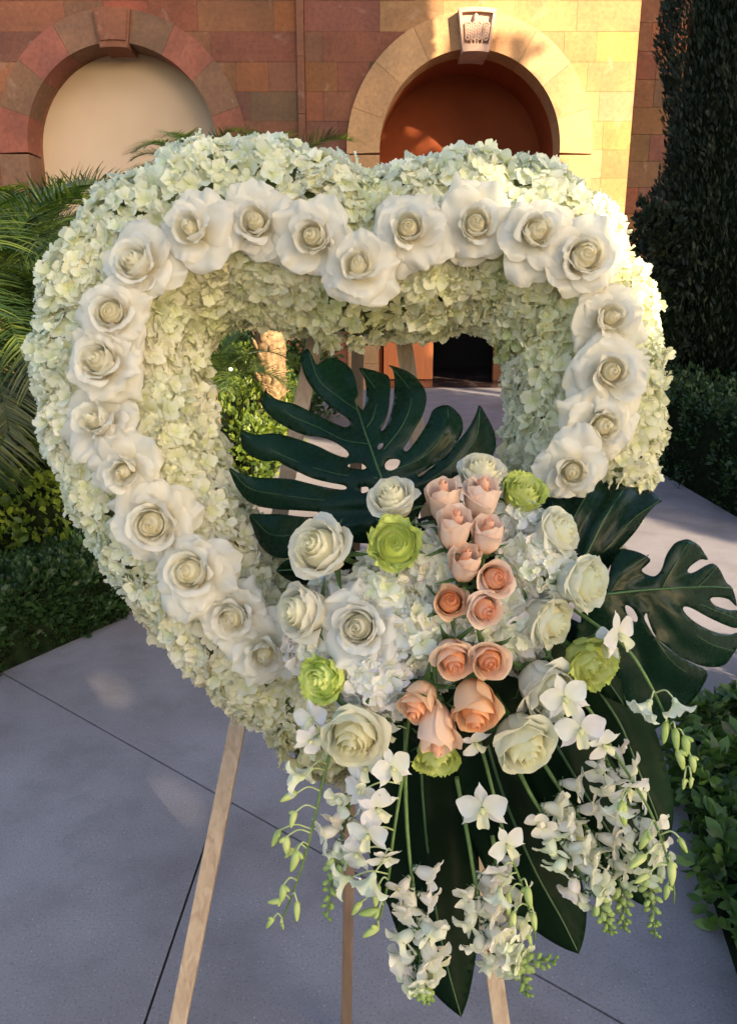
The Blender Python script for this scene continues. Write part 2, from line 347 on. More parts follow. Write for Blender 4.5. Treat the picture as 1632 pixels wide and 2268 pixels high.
# masonry behind and below: backing shell with the two openings
def backing(x0, x1, arch, R, ztop, zbot=0.0):
    parts = [box(x0, arch.x-R, FY+0.141, FY+0.5, zbot, ztop), box(arch.x+R, x1, FY+0.141, FY+0.5, zbot, ztop)]
    N = 24
    for k in range(N):
        a0 = PI*k/N; a1 = PI*(k+1)/N; xa, za = arch.x+R*math.cos(a0), arch.z+R*math.sin(a0); xb, zb = arch.x+R*math.cos(a1), arch.z+R*math.sin(a1)
        v = [(xa, FY+0.141, za), (xb, FY+0.141, zb), (xb, FY+0.141, ztop), (xa, FY+0.141, ztop)]
        v += [(p[0], FY+0.5, p[2]) for p in v]; parts.append((v, [(0, 3, 2, 1), (4, 5, 6, 7), (0, 1, 5, 4), (2, 3, 7, 6)]))
    return join(parts)
bput('backing_wall', backing(X0, XP, CL, RL_IN+0.02, 9.0), M['mortar']); bput('backing_wall', backing(XP+0.001, XC-0.03, CR, RR_IN+0.02, 9.0), M['mortar'])
for (x0, x1, arch, R) in ((X0, XP-0.06, CL, RL_OUT-0.1), (XP+0.06, XC, CR, RR_OUT-0.1)):       # lower and upper wall, hidden by plants and the heart
    for a, b in ((x0, arch.x-R), (arch.x+R, x1)): bput('lower_wall', box(a, b, FY+0.002, FY+0.139, 0.0, z_start-0.002), M['stone'], color=PAL[1])
    bput('upper_wall', box(x0, x1, FY+0.002, FY+0.139, ZTOP+0.002, 9.0), M['stone'], color=PAL[2])
# arch rings, jambs, keystones
def voussoirs(arch, rin, rout, angs, skip, proud, cols, name='arch_stone'):
    for i in range(len(angs)-1):
        if i == skip: continue
        a0, a1 = math.radians(angs[i])+0.0012, math.radians(angs[i+1])-0.0012; N = 8; pts = []
        for k in range(N+1): a = a0+(a1-a0)*k/N; pts.append((arch.x+rout*math.cos(a), arch.z+rout*math.sin(a)))
        for k in range(N+1): a = a1+(a0-a1)*k/N; pts.append((arch.x+rin*math.cos(a), arch.z+rin*math.sin(a)))
        bput(name, extrude_poly(pts[::-1], FY-proud-RS.uniform(0, 0.004), FY+0.45), M['stone'], color=cols[i % len(cols)])
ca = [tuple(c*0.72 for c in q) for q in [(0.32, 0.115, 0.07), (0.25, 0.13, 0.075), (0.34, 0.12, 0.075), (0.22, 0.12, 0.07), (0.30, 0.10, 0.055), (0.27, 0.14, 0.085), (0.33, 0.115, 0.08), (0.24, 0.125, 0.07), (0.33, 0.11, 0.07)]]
cb = [(0.45, 0.25, 0.115), (0.42, 0.225, 0.10), (0.47, 0.265, 0.125), (0.43, 0.235, 0.11)]  # right ring paler, sunlight put into its stone colours
angL = [-2, 18, 40, 62, 81.5, 98.5, 118, 140, 162, 182]
angR = [-2, 18, 39, 60, 80.5, 97.5, 118, 140, 162, 182]
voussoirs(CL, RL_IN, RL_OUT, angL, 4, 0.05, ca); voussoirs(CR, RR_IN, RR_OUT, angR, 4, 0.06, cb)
for arch, ri, ro, cols, pr in ((CL, RL_IN, RL_OUT, ca, 0.05), (CR, RR_IN, RR_OUT, cb, 0.06)):
    for s in (-1, 1):
        z = arch.z-0.08
        for k, h in enumerate((0.95, 1.1, 1.2, 2.0)):
            z0 = max(0.0, z-h)
            a, b = sorted((arch.x+s*ri, arch.x+s*ro)); bput('jamb_stone', box(a, b, FY-pr, FY+0.45, z0+0.003, z-0.003), M['stone'], color=cols[(k*2+1) % len(cols)]); z = z0
            if z <= 0: break
def keystone(arch, rin, rout, a0, a1, col, carved):
    a0, a1 = math.radians(a0), math.radians(a1)
    def arc(r, a, b, n=8): return [(arch.x+r*math.cos(a+(b-a)*k/n), arch.z+r*math.sin(a+(b-a)*k/n)) for k in range(n+1)]
    rout -= 0.06; rin -= 0.05
    pts = arc(rout+0.05, a0, a1)+arc(rin-0.03, a1, a0)
    y0 = FY-0.13 if not carved else FY-0.18
    ks = bput('keystone', extrude_poly(pts[::-1], y0, FY+0.45), M['stone'], color=col)
    if not carved:
        pts2 = arc(rout+0.02, a0+0.02, a1-0.02)+arc(rin+0.06, a1-0.02, a0+0.02)
        bput('raised_panel', extrude_poly(pts2[::-1], y0-0.025, y0-0.001), M['stone'], color=col, parent=ks)
        return ks
    for p in (arc(rout+0.05, a0, a1)+arc(rout-0.01, a1, a0), arc(rin+0.07, a0, a1)+arc(rin-0.03, a1, a0),
              [*arc(rout-0.011, a0, a0+0.022, 2), *arc(rin+0.071, a0+0.022, a0, 2)], [*arc(rout-0.011, a1-0.022, a1, 2), *arc(rin+0.071, a1, a1-0.022, 2)]):
        bput('frame_moulding', extrude_poly(p[::-1], y0-0.07, y0-0.001), M['stone'], color=col, parent=ks)
    # fern of scrolls: five rows of paired volutes about a stem
    for c, (u0, sgn) in enumerate(((0.22, -1), (0.44, -1), (0.56, 1), (0.80, 1))):
        for r in range(5):
            rr = rin+0.14+(rout-rin-0.32)*r/4.6; aa = a1+(a0-a1)*u0; cx_, cz_ = arch.x+rr*math.cos(aa), arch.z+rr*math.sin(aa); w = 0.058
            pts = [Vector((cx_-sgn*w*0.9, y0-0.03, cz_-0.10)), Vector((cx_-sgn*w*0.8, y0-0.04, cz_-0.01))]
            for k in range(15):
                q = PI-k*0.55; rad = w*(1-k/17.0); pts.append(Vector((cx_+sgn*rad*math.cos(q)*0.95, y0-0.045, cz_+0.015+rad*math.sin(q))))
            bput('scroll', tube(pts, 0.017, 6), M['stone'], True, col, ks)
    am = (a0+a1)/2+0.01; rr = rout-0.12
    p0 = Vector((arch.x+rr*math.cos(am), y0-0.04, arch.z+rr*math.sin(am)))
    bput('leaf_tip', blob(p0, 0.045, 0.03, 0.10, 6, 5), M['stone'], False, col, ks)
    bput('stem', tube([Vector((arch.x+(rin+0.09)*math.cos(am), y0-0.03, arch.z+(rin+0.09)*math.sin(am))), p0], 0.016, 6), M['stone'], True, col, ks)
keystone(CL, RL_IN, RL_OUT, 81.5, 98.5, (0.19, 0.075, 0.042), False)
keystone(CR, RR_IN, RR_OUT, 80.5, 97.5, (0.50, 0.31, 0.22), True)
# soffits (vault of each recess) and back walls
def soffit(arch, R, y0, y1, mat, col=None):
    V, Fc = [], []; path = [(arch.x+R, 0.0)]+[(arch.x+R*math.cos(PI*k/32), arch.z+R*math.sin(PI*k/32)) for k in range(33)]+[(arch.x-R, 0.0)]
    for r_, off in ((R, 0),):
        for p in path: V += [(p[0], y0, p[1]), (p[0], y1, p[1])]
    for i in range(len(path)-1): Fc.append((2*i, 2*i+1, 2*i+3, 2*i+2))
    me = mesh('soffit', [Vector(v)-Vector((0, FY, 0)) for v in V], Fc, mat, False); o = put('soffit', me, bld, color=col)
    md = o.modifiers.new('s', 'SOLIDIFY'); md.thickness = 0.12; md.offset = 1
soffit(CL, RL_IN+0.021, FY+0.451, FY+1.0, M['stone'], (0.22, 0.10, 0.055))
soffit(CR, RR_IN+0.021, FY+0.451, RY+0.4, M['rust_plaster'])
bput('plaster_infill', box(CL.x-RL_IN-0.3, CL.x+RL_IN+0.3, FY+0.62, FY+0.8, 0, CL.z+RL_IN+0.3), M['plaster'])
# back wall of the right recess with its doorway
dx0, dx1 = on_y(958, 800, RY).x, on_y(1092, 800, RY).x; dzt = 2.35
bput('recess_wall', box(CR.x-RR_IN-0.3, dx0-0.95, RY, RY+0.3, 0, CR.z+RR_IN+0.3), M['rust_plaster'])
bput('recess_wall', box(dx1+0.45, CR.x+RR_IN+0.3, RY, RY+0.3, 0, CR.z+RR_IN+0.3), M['rust_plaster'])
bput('recess_wall', box(dx0-0.95, dx1+0.45, RY, RY+0.3, dzt+0.1, CR.z+RR_IN+0.3), M['rust_plaster'])
door = bput('wooden_door', box(dx0-0.92, dx0, RY-0.06, RY-0.01, 0.02, dzt), M['orange_wood'])
bput('handle', box(dx0-0.12, dx0-0.09, RY-0.12, RY-0.061, 0.95, 1.25), M['metal'], parent=door)
bput('door_frame', box(dx1, dx1+0.45, RY-0.06, RY+0.1, 0.0, dzt), M['orange_wood']); bput('door_frame', box(dx0-0.95, dx1+0.45, RY-0.06, RY+0.1, dzt+0.001, dzt+0.098), M['orange_wood'])
bput('dark_interior', join([box(dx0-1.2, dx1+1.2, RY+2.6, RY+2.7, 0, 2.6), box(dx0-1.2, dx0-1.1, RY+0.31, RY+2.6, 0, 2.6), box(dx1+1.1, dx1+1.2, RY+0.31, RY+2.6, 0, 2.6), box(dx0-1.2, dx1+1.2, RY+0.31, RY+2.6, 2.6, 2.7)]), M['interior'])
bput('entrance_floor', box(CR.x-RR_IN, CR.x+RR_IN, FY+0.26, RY+2.6, -0.02, 0.006), M['dark_marble'])
# receding side wing right of the corner
wing = thing('side_wing', 'shaded stone wall set back at the right end of the building, behind the cypress', 'wall', (XC, FY, 0))
z = 0.0; rw = 0
while z < 7.4:
    x = XC
    while x < XC+1.9:
        xe = min(x+RS.choice((0.6, 0.8, 1.0))*(0.6 if x == XC and rw % 2 else 1), XC+1.9); c = [q*RS.uniform(0.8, 1.1) for q in RS.choice(PAL_SHADED)]
        me = mesh('stone_block', [Vector(v)-Vector((XC, FY, 0)) for v in box(x+0.003, xe-0.003, FY+0.9, FY+1.1, z+0.003, z+CH-0.003)[0]], box(0, 1, 0, 1, 0, 1)[1], M['stone'], False)
        put('stone_block', me, wing, color=c); x = xe
    z += CH; rw += 1
put('backing_wall', mesh('bw', [Vector(v)-Vector((XC, FY, 0)) for v in box(XC-0.2, XC+1.9, FY+1.101, FY+1.3, 0, 7.6)[0]], box(0, 1, 0, 1, 0, 1)[1], M['mortar'], False), wing)
bput('end_wall', box(XC-0.2, XC-0.031, FY+0.5, FY+1.09, 0, 9.0), M['stone'], color=PAL[2])
# ================================================================ FLOWER MESHES
def petal(L, W, al, R0, Z0, phi, wrap=1.0, flat=0.05, edge=0.0, ruffle=0.0, tip=0.0, spiral=0.0, side=0.16, seed=0, nr=9, ns=12, serr=0.0, mat=None, twist=0.0, nar=0.30):
    """one petal about +Z; al = angles (deg) from vertical at base, middle, tip"""
    a0, a1, a2 = [math.radians(a) for a in al]; S = 24; prof = [(R0, Z0, a0)]; R, Z = R0, Z0
    for k in range(S*2):
        r = (k+0.5)/S
        a = a0+(a1-a0)*sm(r, 0, 0.55) if r < 0.55 else a1+(a2-a1)*min(1.25, ((r-0.55)/0.45))**1.3
        R += math.sin(a)*L/S; Z += math.cos(a)*L/S; prof.append((R, Z, a))
    V, U = [], []; sv = Vector((seed*3.17, seed*1.31, 0)); cp, sp = math.cos(phi), math.sin(phi)
    for i in range(nr+1):
        for j in range(ns+1):
            s = -1+2*j/ns; r0 = i/nr
            r = r0*(1-side*abs(s)**2.6*sm(r0, 0.2, 1))*(1+tip*math.exp(-(s/0.22)**2)*r0**4)
            if serr and i == nr: r *= 1+serr*(noise.noise(sv+Vector((s*9, 0, 5))))
            q = min(r*S, 2*S-1.001); k = int(q); fq = q-k
            R = prof[k][0]*(1-fq)+prof[k+1][0]*fq; Z = prof[k][1]*(1-fq)+prof[k+1][1]*fq; a = prof[k][2]*(1-fq)+prof[k+1][2]*fq
            wf = 0.36+0.64*math.sin(PI/2*min(1, r/0.62))
            if r > 0.62: wf *= 1-nar*((r-0.62)/0.38)**2
            rho = max(0.0035, R*wrap+flat*(1-wrap)); th = s*W*wf/rho; th = max(-2.7, min(2.7, th))
            Rs = rho*(1+spiral*s)
            x = R-rho+Rs*math.cos(th); y = Rs*math.sin(th); z = Z
            e = edge*abs(s)**2.5*sm(r, 0.35, 1.0)+ruffle*r*r*(noise.noise(sv+Vector((s*1.7, r*1.6, 1)))*1.2+0.6*noise.noise(sv+Vector((s*4.5, r*2.5, 7))))
            x += math.cos(a)*math.cos(th)*e; y += math.cos(a)*math.sin(th)*e; z -= math.sin(a)*e
            z += twist*s*r
            V.append((x*cp-y*sp, x*sp+y*cp, z)); U.append((r0, j/ns))
    Fc = [(i*(ns+1)+j, (i+1)*(ns+1)+j, (i+1)*(ns+1)+j+1, i*(ns+1)+j+1) for i in range(nr) for j in range(ns)]
    return mesh('petal', V, Fc, mat, True, U)
GA = 2.399963
def U_(r, a, b): return r.uniform(a, b)
def heart(n, Rmax, Ht, seed, mat, ph, dome=0.30, rim=0.0055, ruffle=0.0010, lip=10, serr=0.0, wid=1.45):
    """egg shaped closed bud with the rims of its wound petals standing out of the top"""
    P = []; r = random.Random(seed); zc = lambda q: Ht*(1-dome*(q/Rmax)**2)-rim
    V, U, m = [], [], 18; prof = [(0.35*Rmax, 0.0), (0.8*Rmax, 0.22*Ht), (1.0*Rmax, 0.5*Ht), (1.0*Rmax, zc(Rmax)*0.92)]+[(q*Rmax, zc(q*Rmax)) for q in (0.92, 0.75, 0.5, 0.25, 0.02)]
    for i, (q, z) in enumerate(prof):
        for k in range(m): V.append((q*math.cos(2*PI*k/m), q*math.sin(2*PI*k/m), z)); U.append((0.6 if i < 3 else 0.06, k/m))
    Fc = [(i*m+k, i*m+(k+1) % m, (i+1)*m+(k+1) % m, (i+1)*m+k) for i in range(len(prof)-1) for k in range(m)]
    P.append(('bud_core', mesh('bud_core', V, Fc, mat, True, U), 0))
    for i in range(n):
        f = (i+0.35)/n; Rt = Rmax*f**0.95; me = petal(rim*(2.0+0.5*f), Rt*wid*U_(r, .75, 1.15)+0.001, (3, -1, -14+lip*f+U_(r, -6, 9)), Rt*0.96, zc(Rt)-rim*0.55, ph+i*GA*1.03+U_(r, -.3, .3), 1, spiral=0.17, side=0.22, seed=seed+i, nr=5, ns=14, ruffle=0, serr=serr, edge=0.0006*f, mat=mat, nar=0.0)
        vs = me.vertices
        for v in vs:                                  # rims wander a little in height
            v.co.z += ruffle*noise.noise(Vector((v.co.x*160, v.co.y*160, seed)))*1.5
            if ruffle > 0.003: w = 1+ruffle*9*noise.noise(Vector((v.co.x*420, v.co.y*420, v.co.z*200))); v.co.x *= w; v.co.y *= w
        P.append(('heart_petal', me, 0))
    return P
def open_rose(seed, form):
    r = random.Random(seed); m = M['rose_petal']; ph = r.uniform(0, 6)
    Rm, Ht, nh, nc, spread = ((0.0098, 0.042, 5, 4, 0), (0.0122, 0.039, 6, 4, 6), (0.0148, 0.037, 7, 5, 12))[form]
    P = heart(nh, Rm, Ht, seed, m, ph, 0.36, 0.0066, 0.0022)
    for i in range(3):                                    # last petals still wound round the bud
        P.append(('petal', petal(Ht*1.02, Rm*1.7, (52, 1, -3+4*i), Rm*0.62+0.0008*i, 0.0, ph+i*GA+0.6, 1.0, spiral=0.13, edge=0.0008, side=0.16, seed=seed+12+i, nr=9, ns=14, ruffle=0.0018, mat=m), 0))
    for i in range(nc):                                   # cup round the heart
        P.append(('petal', petal(Ht*0.94+0.0012*i, Rm*1.75+0.004, (50, 2, 4+spread+15*i+U_(r, -6, 10)), Rm*0.72+0.0012*i, 0.0, ph+1+i*GA+U_(r, -.3, .3), 0.97, spiral=0.10, edge=0.003+0.0015*i, side=0.10, tip=0.04*r.random(), seed=seed+20+i, nr=10, ns=14, ruffle=0.003+0.001*i, mat=m), 1))
    outer = 8; p0 = r.uniform(0, 6)
    for i in range(outer):                                # reflexed skirt
        t = i/(outer-1); pp = ph+2+i*GA+U_(r, -.3, .3); k = 1+0.16*math.cos(pp-p0)
        P.append(('petal', petal((0.044+0.014*t)*k+U_(r, -.002, .003), 0.031+0.009*t+U_(r, -.004, .004), (58+18*t, 62+20*t+U_(r, -8, 8), 96+44*t+U_(r, -30, 16)), 0.006, -0.001-0.006*t, pp, 0.45, flat=0.075,
            edge=0.009+U_(r, -.007, .009), ruffle=0.012, tip=0.10*r.random(), side=0.03+0.10*r.random(), seed=seed+40+i, nr=12, ns=14, mat=m, twist=U_(r, -.010, .010)), 1))
    return P
def cup_rose(seed, kind='white'):
    r = random.Random(seed); ph = r.uniform(0, 6)
    if kind == 'green':
        m = M['green_petal']; P = heart(13, 0.0235, 0.037, seed, m, ph, 0.30, 0.0065, 0.0045, 26, 0.14, 1.2)
        for i in range(9):
            P.append(('petal', petal(0.042, 0.026, (66, 4, 12+5*i), 0.0115, -0.003, ph+i*GA+1, 0.97, spiral=0.08, side=0.06, seed=seed+50+i, nr=9, ns=15, ruffle=0.007, serr=0.12, edge=0.003, mat=m), 1))
        return P
    if kind == 'peachbud':
        m = M['peach_petal']; P = heart(5, 0.0085, 0.056, seed, m, ph, 0.20, 0.0060, 0.0010, 6)
        for i in range(6):
            P.append(('petal', petal(0.057-0.0008*i, 0.021+0.001*i, (40, 1, -9+5*i+(U_(r, 15, 55) if i > 4 else 0)), 0.0070, -0.002, ph+1+i*GA+U_(r, -.2, .2), 0.98, spiral=0.14, side=0.16, tip=0.05, edge=0.0008+0.0012*i, seed=seed+30+i, ns=14, ruffle=0.0014, mat=m), 1))
        return P
    if kind == 'peach':
        m = M['peach_petal']; P = heart(7, 0.0132, 0.047, seed, m, ph, 0.22, 0.0055, 0.0008, 8)
        for i in range(6):
            P.append(('petal', petal(0.047-0.0008*i, 0.025+0.001*i, (46, 2, 0+6*i+(U_(r, 8, 45) if i > 3 else 0)), 0.0065, -0.002, ph+1+i*GA+U_(r, -.2, .2), 0.98, spiral=0.12, side=0.12, tip=0.03, edge=0.001+0.0013*i, seed=seed+30+i, ns=14, ruffle=0.0018, mat=m), 1))
        return P
    m = M['rose_petal']; P = heart(10, 0.0195, 0.048, seed, m, ph, 0.22, 0.0065, 0.0016, 16)
    for i in range(8):
        P.append(('petal', petal(0.050-0.0006*i, 0.033+0.001*i, (58, 3, 4+6*i+(U_(r, 10, 50) if i > 4 else 0)), 0.0095, -0.003, ph+1+i*GA+U_(r, -.2, .2), 0.98, spiral=0.10, side=0.10, tip=0.03, edge=0.002+0.0014*i, seed=seed+30+i, ns=14, ruffle=0.0045, mat=m), 1))
    return P
OPEN = [open_rose(100+i*7, (1, 0, 2, 1, 2, 0, 1, 2)[i]) for i in range(8)]
CUP = [cup_rose(300+i*7) for i in range(5)]; GREEN = [cup_rose(500+i*7, 'green') for i in range(3)]; PEACH = [cup_rose(700+i*7, 'peach') for i in range(5)]+[cup_rose(800+i*7, 'peachbud') for i in range(4)]
def calyx_mesh():
    parts = [blob((0, 0, -0.004), 0.011, 0.011, 0.009, 8, 6)]
    me = mesh('calyx', *join(parts)[:2], M['sepal'], True, join(parts)[2]); return me
CALYX = calyx_mesh()
def sepal_mesh(seed):
    r = random.Random(seed)
    return petal(0.032, 0.0045, (80, 60+r.uniform(-20, 40), 90), 0.005, -0.003, 0, 0.3, flat=0.02, side=0.75, tip=0.15, ruffle=0.004, seed=seed, nr=6, ns=4, mat=M['sepal'])
SEPALS = [sepal_mesh(i) for i in range(3)]
STEM_SHORT = mesh('stem', *tube([(0, 0, -0.005), (0.001, 0, -0.05), (0, 0.002, -0.09)], 0.003, 6), M['stem']) if False else None
_sv = tube([(0, 0, -0.005), (0.001, 0, -0.04), (0, 0.002, -0.07)], 0.003, 6); STEM_SHORT = mesh('stem', _sv[0], _sv[1], M['stem'], True, _sv[2])
RR = random.Random(5)
def lib_h(lib): return 0.008 if any(lib is q for q in OPEN) else 0.026
def axis_of(tx, ty): return (-FW + RT*tx + UP*ty).normalized()
def rose(px, py, zc, rad_px, tx, ty, lib, col_in, col_out, name, label, cat, group, unit, calyx=False, roll=None):
    R = rad_px/F*zc; ax = axis_of(tx, ty); lat = ax-(-FW)*ax.dot(-FW); c = at(px, py, zc)-lat*lib_h(lib)*R/unit
    q = quat_to(ax, RR.uniform(0, 6.28) if roll is None else roll)
    o = thing(name, label, cat, c, group, q, R/unit)
    for nm, me, k in lib:
        base = col_out if k else col_in; j = RR.uniform(0.96, 1.03)
        put(nm, me, o, color=[b*j for b in base])
    if calyx:
        put('calyx', CALYX, o)
        for k in range(5): put('sepal', SEPALS[k % 3], o, quat=Quaternion((0, 0, 1), k*1.257))
        put('stem', STEM_SHORT, o)
    return o

# hydrangea florets: four overlapping sepals each
def floret_mesh(seed):
    r = random.Random(seed); parts = []
    for k in range(4):
        L = r.uniform(0.017, 0.022); W = L*r.uniform(0.50, 0.60); V, U = [], []; nr, ns = 6, 6; lift = r.uniform(-0.2, 0.9); ph = k*PI/2+r.uniform(-.15, .15); zo = (k % 2)*0.0012
        cup = r.uniform(-0.6, 0.9); sv = Vector((seed*2.1+k*5.3, 0, 0))
        for i in range(nr+1):
            for j in range(ns+1):
                s = -1+2*j/ns; u = i/nr; wf = 0.22+0.78*math.sin(PI/2*min(1, u/0.6)); wf *= 1-0.38*sm(u, 0.6, 1)
                l = u*(1-0.20*abs(s)**2.2*sm(u, 0.3, 1)); 
                if i == nr: l *= 1+0.09*noise.noise(sv+Vector((s*6, 3, 0)))
                x = 0.0012+l*L; y = s*W*wf; z = zo+lift*x-0.25*lift*x*x/L+cup*y*y/W*0.5*u+0.007*u*u*noise.noise(sv+Vector((s*2.6, u*2, 9)))
                V.append((x*math.cos(ph)-y*math.sin(ph), x*math.sin(ph)+y*math.cos(ph), z)); U.append((u, j/ns))
        parts.append((V, [(i*(ns+1)+j, (i+1)*(ns+1)+j, (i+1)*(ns+1)+j+1, i*(ns+1)+j+1) for i in range(nr) for j in range(ns)], U))
    parts.append(blob((0, 0, 0.001), 0.0016, 0.0016, 0.0014, 5, 4))
    V, Fc, U = join(parts); return mesh('floret', V, Fc, M['floret_petal'], True, U)
FLORETS = [floret_mesh(900+i) for i in range(10)]
for f in FLORETS: pass
def add_floret(head, p, n, size, col, rnd):
    o = put('floret', rnd.choice(FLORETS), head, p-head.location, quat_to(n, rnd.uniform(0, 6.28)), size, col); return o
MINT = (0.84, 0.86, 0.70); PALE = (0.87, 0.86, 0.65); CREAM = (0.92, 0.89, 0.73); GRN = (0.70, 0.73, 0.43); TAN = (0.74, 0.60, 0.38); LIME = (0.68, 0.67, 0.30)
def lerp(a, b, t): return tuple(x+(y-x)*t for x, y in zip(a, b))

# ================================================================ THE HEART
D0 = 1.28
def W3(x, y): return at(x, y, D0)
CL_PTS = [(805, 592, 203), (690, 545, 215), (560, 512, 222), (430, 540, 218), (325, 620, 212), (272, 720, 208), (268, 830, 206), (290, 950, 202), (335, 1065, 196), (395, 1180, 188), (470, 1290, 180), (560, 1400, 172), (655, 1500, 160), (745, 1590, 148),
          (850, 1600, 130), (950, 1530, 125), (1050, 1440, 125), (1130, 1340, 130), (1205, 1225, 150), (1265, 1100, 174), (1290, 960, 184), (1292, 830, 188), (1268, 700, 194), (1210, 600, 203), (1110, 540, 208), (1000, 535, 208), (900, 565, 205)]
nC = len(CL_PTS)
def cl(s):                                # s in [0, nC)
    i = int(math.floor(s)) % nC; t = s-math.floor(s); q = [CL_PTS[(i+k) % nC] for k in (-1, 0, 1, 2)]
    return [0.5*((2*q[1][k])+(q[2][k]-q[0][k])*t+(2*q[0][k]-5*q[1][k]+4*q[2][k]-q[3][k])*t*t+(3*q[1][k]-q[0][k]-3*q[2][k]+q[3][k])*t**3) for k in range(3)]
def frame(s):
    a, b = cl(s-0.05), cl(s+0.05); c = cl(s); P = W3(c[0], c[1]); T = (W3(b[0], b[1])-W3(a[0], a[1])).normalized()
    B = -FW; N = B.cross(T)
    if N.dot(P-W3(760, 980)) < 0: N = -N
    return P, T, N.normalized(), B, c[2]/F*D0
ROSES = [  # x, y of the heart of each open rose, radius, tilt, words; order: from the cleft down the left side, then down the right side
 (793, 598, 82, 0.0, 0.02, 'lowest rose in the cleft of the heart, below its neighbours'),
 (697, 530, 86, 0.0, 0.0, 'first rose left of the cleft'), (570, 500, 84, 0.05, 0.02, 'second rose left of the cleft'), (430, 517, 86, 0.0, 0.02, 'third rose left of the cleft'),
 (312, 592, 90, -0.05, 0.0, 'rose at the upper left shoulder of the heart'), (252, 697, 80, -0.1, -0.05, 'rose just under the upper left shoulder'), (230, 805, 88, -0.1, 0.0, 'rose at the widest point on the left side'),
 (228, 937, 88, -0.1, 0.05, 'rose left of the long monstera fingers'), (285, 1043, 78, -0.05, -0.05, 'small rose above the biggest one on the lower left'), (345, 1158, 94, 0.0, -0.05, 'biggest rose on the lower left side'),
 (430, 1265, 92, -0.05, -0.08, 'rose below the biggest one on the lower left'), (520, 1362, 74, 0.0, -0.05, 'small rose second from the bouquet on the lower left'), (588, 1440, 82, -0.05, -0.1, 'lowest rose on the left, touching the bouquet'),
 (903, 512, 84, 0.05, 0.0, 'first rose right of the cleft'), (1050, 503, 84, 0.0, 0.02, 'second rose right of the cleft, very round heart'), (1180, 520, 84, 0.05, 0.02, 'third rose right of the cleft'),
 (1288, 575, 92, 0.15, 0.1, 'rose at the upper right shoulder, its bud tilted up'), (1342, 708, 80, 0.1, 0.0, 'rose below the upper right shoulder'), (1345, 825, 86, 0.05, -0.05, 'rose at the widest point on the right side'),
 (1328, 945, 80, 0.05, 0.0, 'second rose up from the monstera leaf on the right'), (1265, 1042, 76, -0.05, -0.15, 'lowest rose on the right side, just above the dark monstera leaf')]
base = thing('heart_wreath_base', 'green foam heart form of the big standing wreath, seen only in gaps between the flowers', 'wreath form', W3(760, 980))
Vb, Fb = [], []; NS, NT_ = 108, 14
for i in range(NS):
    P, T, N, B, r = frame(i*nC/NS)
    for k in range(NT_): q = 2*PI*k/NT_; Vb.append(P+(B*math.cos(q)+N*math.sin(q))*r*0.72-base.location)
for i in range(NS):
    for k in range(NT_): i2 = (i+1) % NS; k2 = (k+1) % NT_; Fb.append((i*NT_+k, i2*NT_+k, i2*NT_+k2, i*NT_+k2))
put('foam_ring', mesh('foam_ring', Vb, Fb, M['foam']), base)

# heads: stations follow the roses, four rows across the tube
SHORT = ['cleft rose', 'first rose left of the cleft', 'second rose left of the cleft', 'third rose left of the cleft', 'upper left shoulder rose', 'rose under the upper left shoulder', 'rose at the widest left point', 'rose left of the monstera fingers', 'small rose above the biggest left one',
    'biggest lower left rose', 'rose below the biggest left one', 'small rose second from the bouquet', 'lowest left rose', 'first rose right of the cleft', 'second rose right of the cleft', 'third rose right of the cleft', 'upper right shoulder rose', 'rose under the upper right shoulder', 'rose at the widest right point', 'second rose above the right leaf', 'lowest right rose']
rh = random.Random(21)
st = []
for x, y, rad, tx, ty, words in ROSES:
    best = min((( (cl(k*nC/216)[0]-(CX+(x-CX)*0.90))**2+(cl(k*nC/216)[1]-y)**2), k*nC/216) for k in range(216))[1]; st.append(best)
st2 = [(13.0, 'the hidden lower tip, left of the orchid sprays'), (12.35, 'the lower left edge under the lowest rose of the ring')]
ROWS = [(88, 'outer rim hydrangea, beside the '), (40, 'hydrangea just outside the '), (-40, 'hydrangea just inside the '), (-88, 'innermost hydrangea, by the ')]
heads = []
for k, s in enumerate(st):
    for th, w in ROWS: heads.append((s, th, 'pale green %s%s' % (w, SHORT[k])))
heads.append((13.0, 60, 'tan hydrangea head at the lower left tip of the heart, above the easel leg')); heads.append((13.1, 0, 'yellowish hydrangea head at the bottom tip of the heart, behind the left orchid spray')); heads.append((13.6, 80, 'browning hydrangea head hanging lowest at the tip of the heart'))
heads.append((12.55, -20, 'pale hydrangea head beside the lime rose at the lower left of the bouquet'))
hp = []
for s, th, lab in heads:
    P, T, N, B, r = frame(s); a = math.radians(th); hp.append(P+(B*math.cos(a)+N*math.sin(a))*r*0.80)
hcol = []
for i, (s, th, lab) in enumerate(heads):
    x, y, r = cl(s); u = rh.random()
    c = MINT if u < .3 else PALE if u < .62 else GRN if u < .74 else CREAM
    if th < -30 and y < 760: c = lerp(c, LIME, 0.35)               # greener heads, shade under the top bar put into their colour
    if y > 1250: c = lerp(c, TAN, 0.25 if th < 60 else 0.55)
    if x > 1150 and 650 < y < 1100 and th > -60: c = lerp(c, LIME, 0.22)
    if y < 620 and th > 0: c = lerp(c, MINT, 0.4)
    hcol.append(c)
HE = []
for i, (s, th, lab) in enumerate(heads):
    HE.append(thing('hydrangea_head', lab, 'hydrangea', hp[i], 'pale green hydrangea heads covering the heart'))
HP = np.array([list(p) for p in hp])
cnt = 0; placed = []
perim = sum((frame((k+1)*nC/200)[0]-frame(k*nC/200)[0]).length for k in range(200))
step = 0.0148; nS = int(perim/step)
rf = random.Random(33)
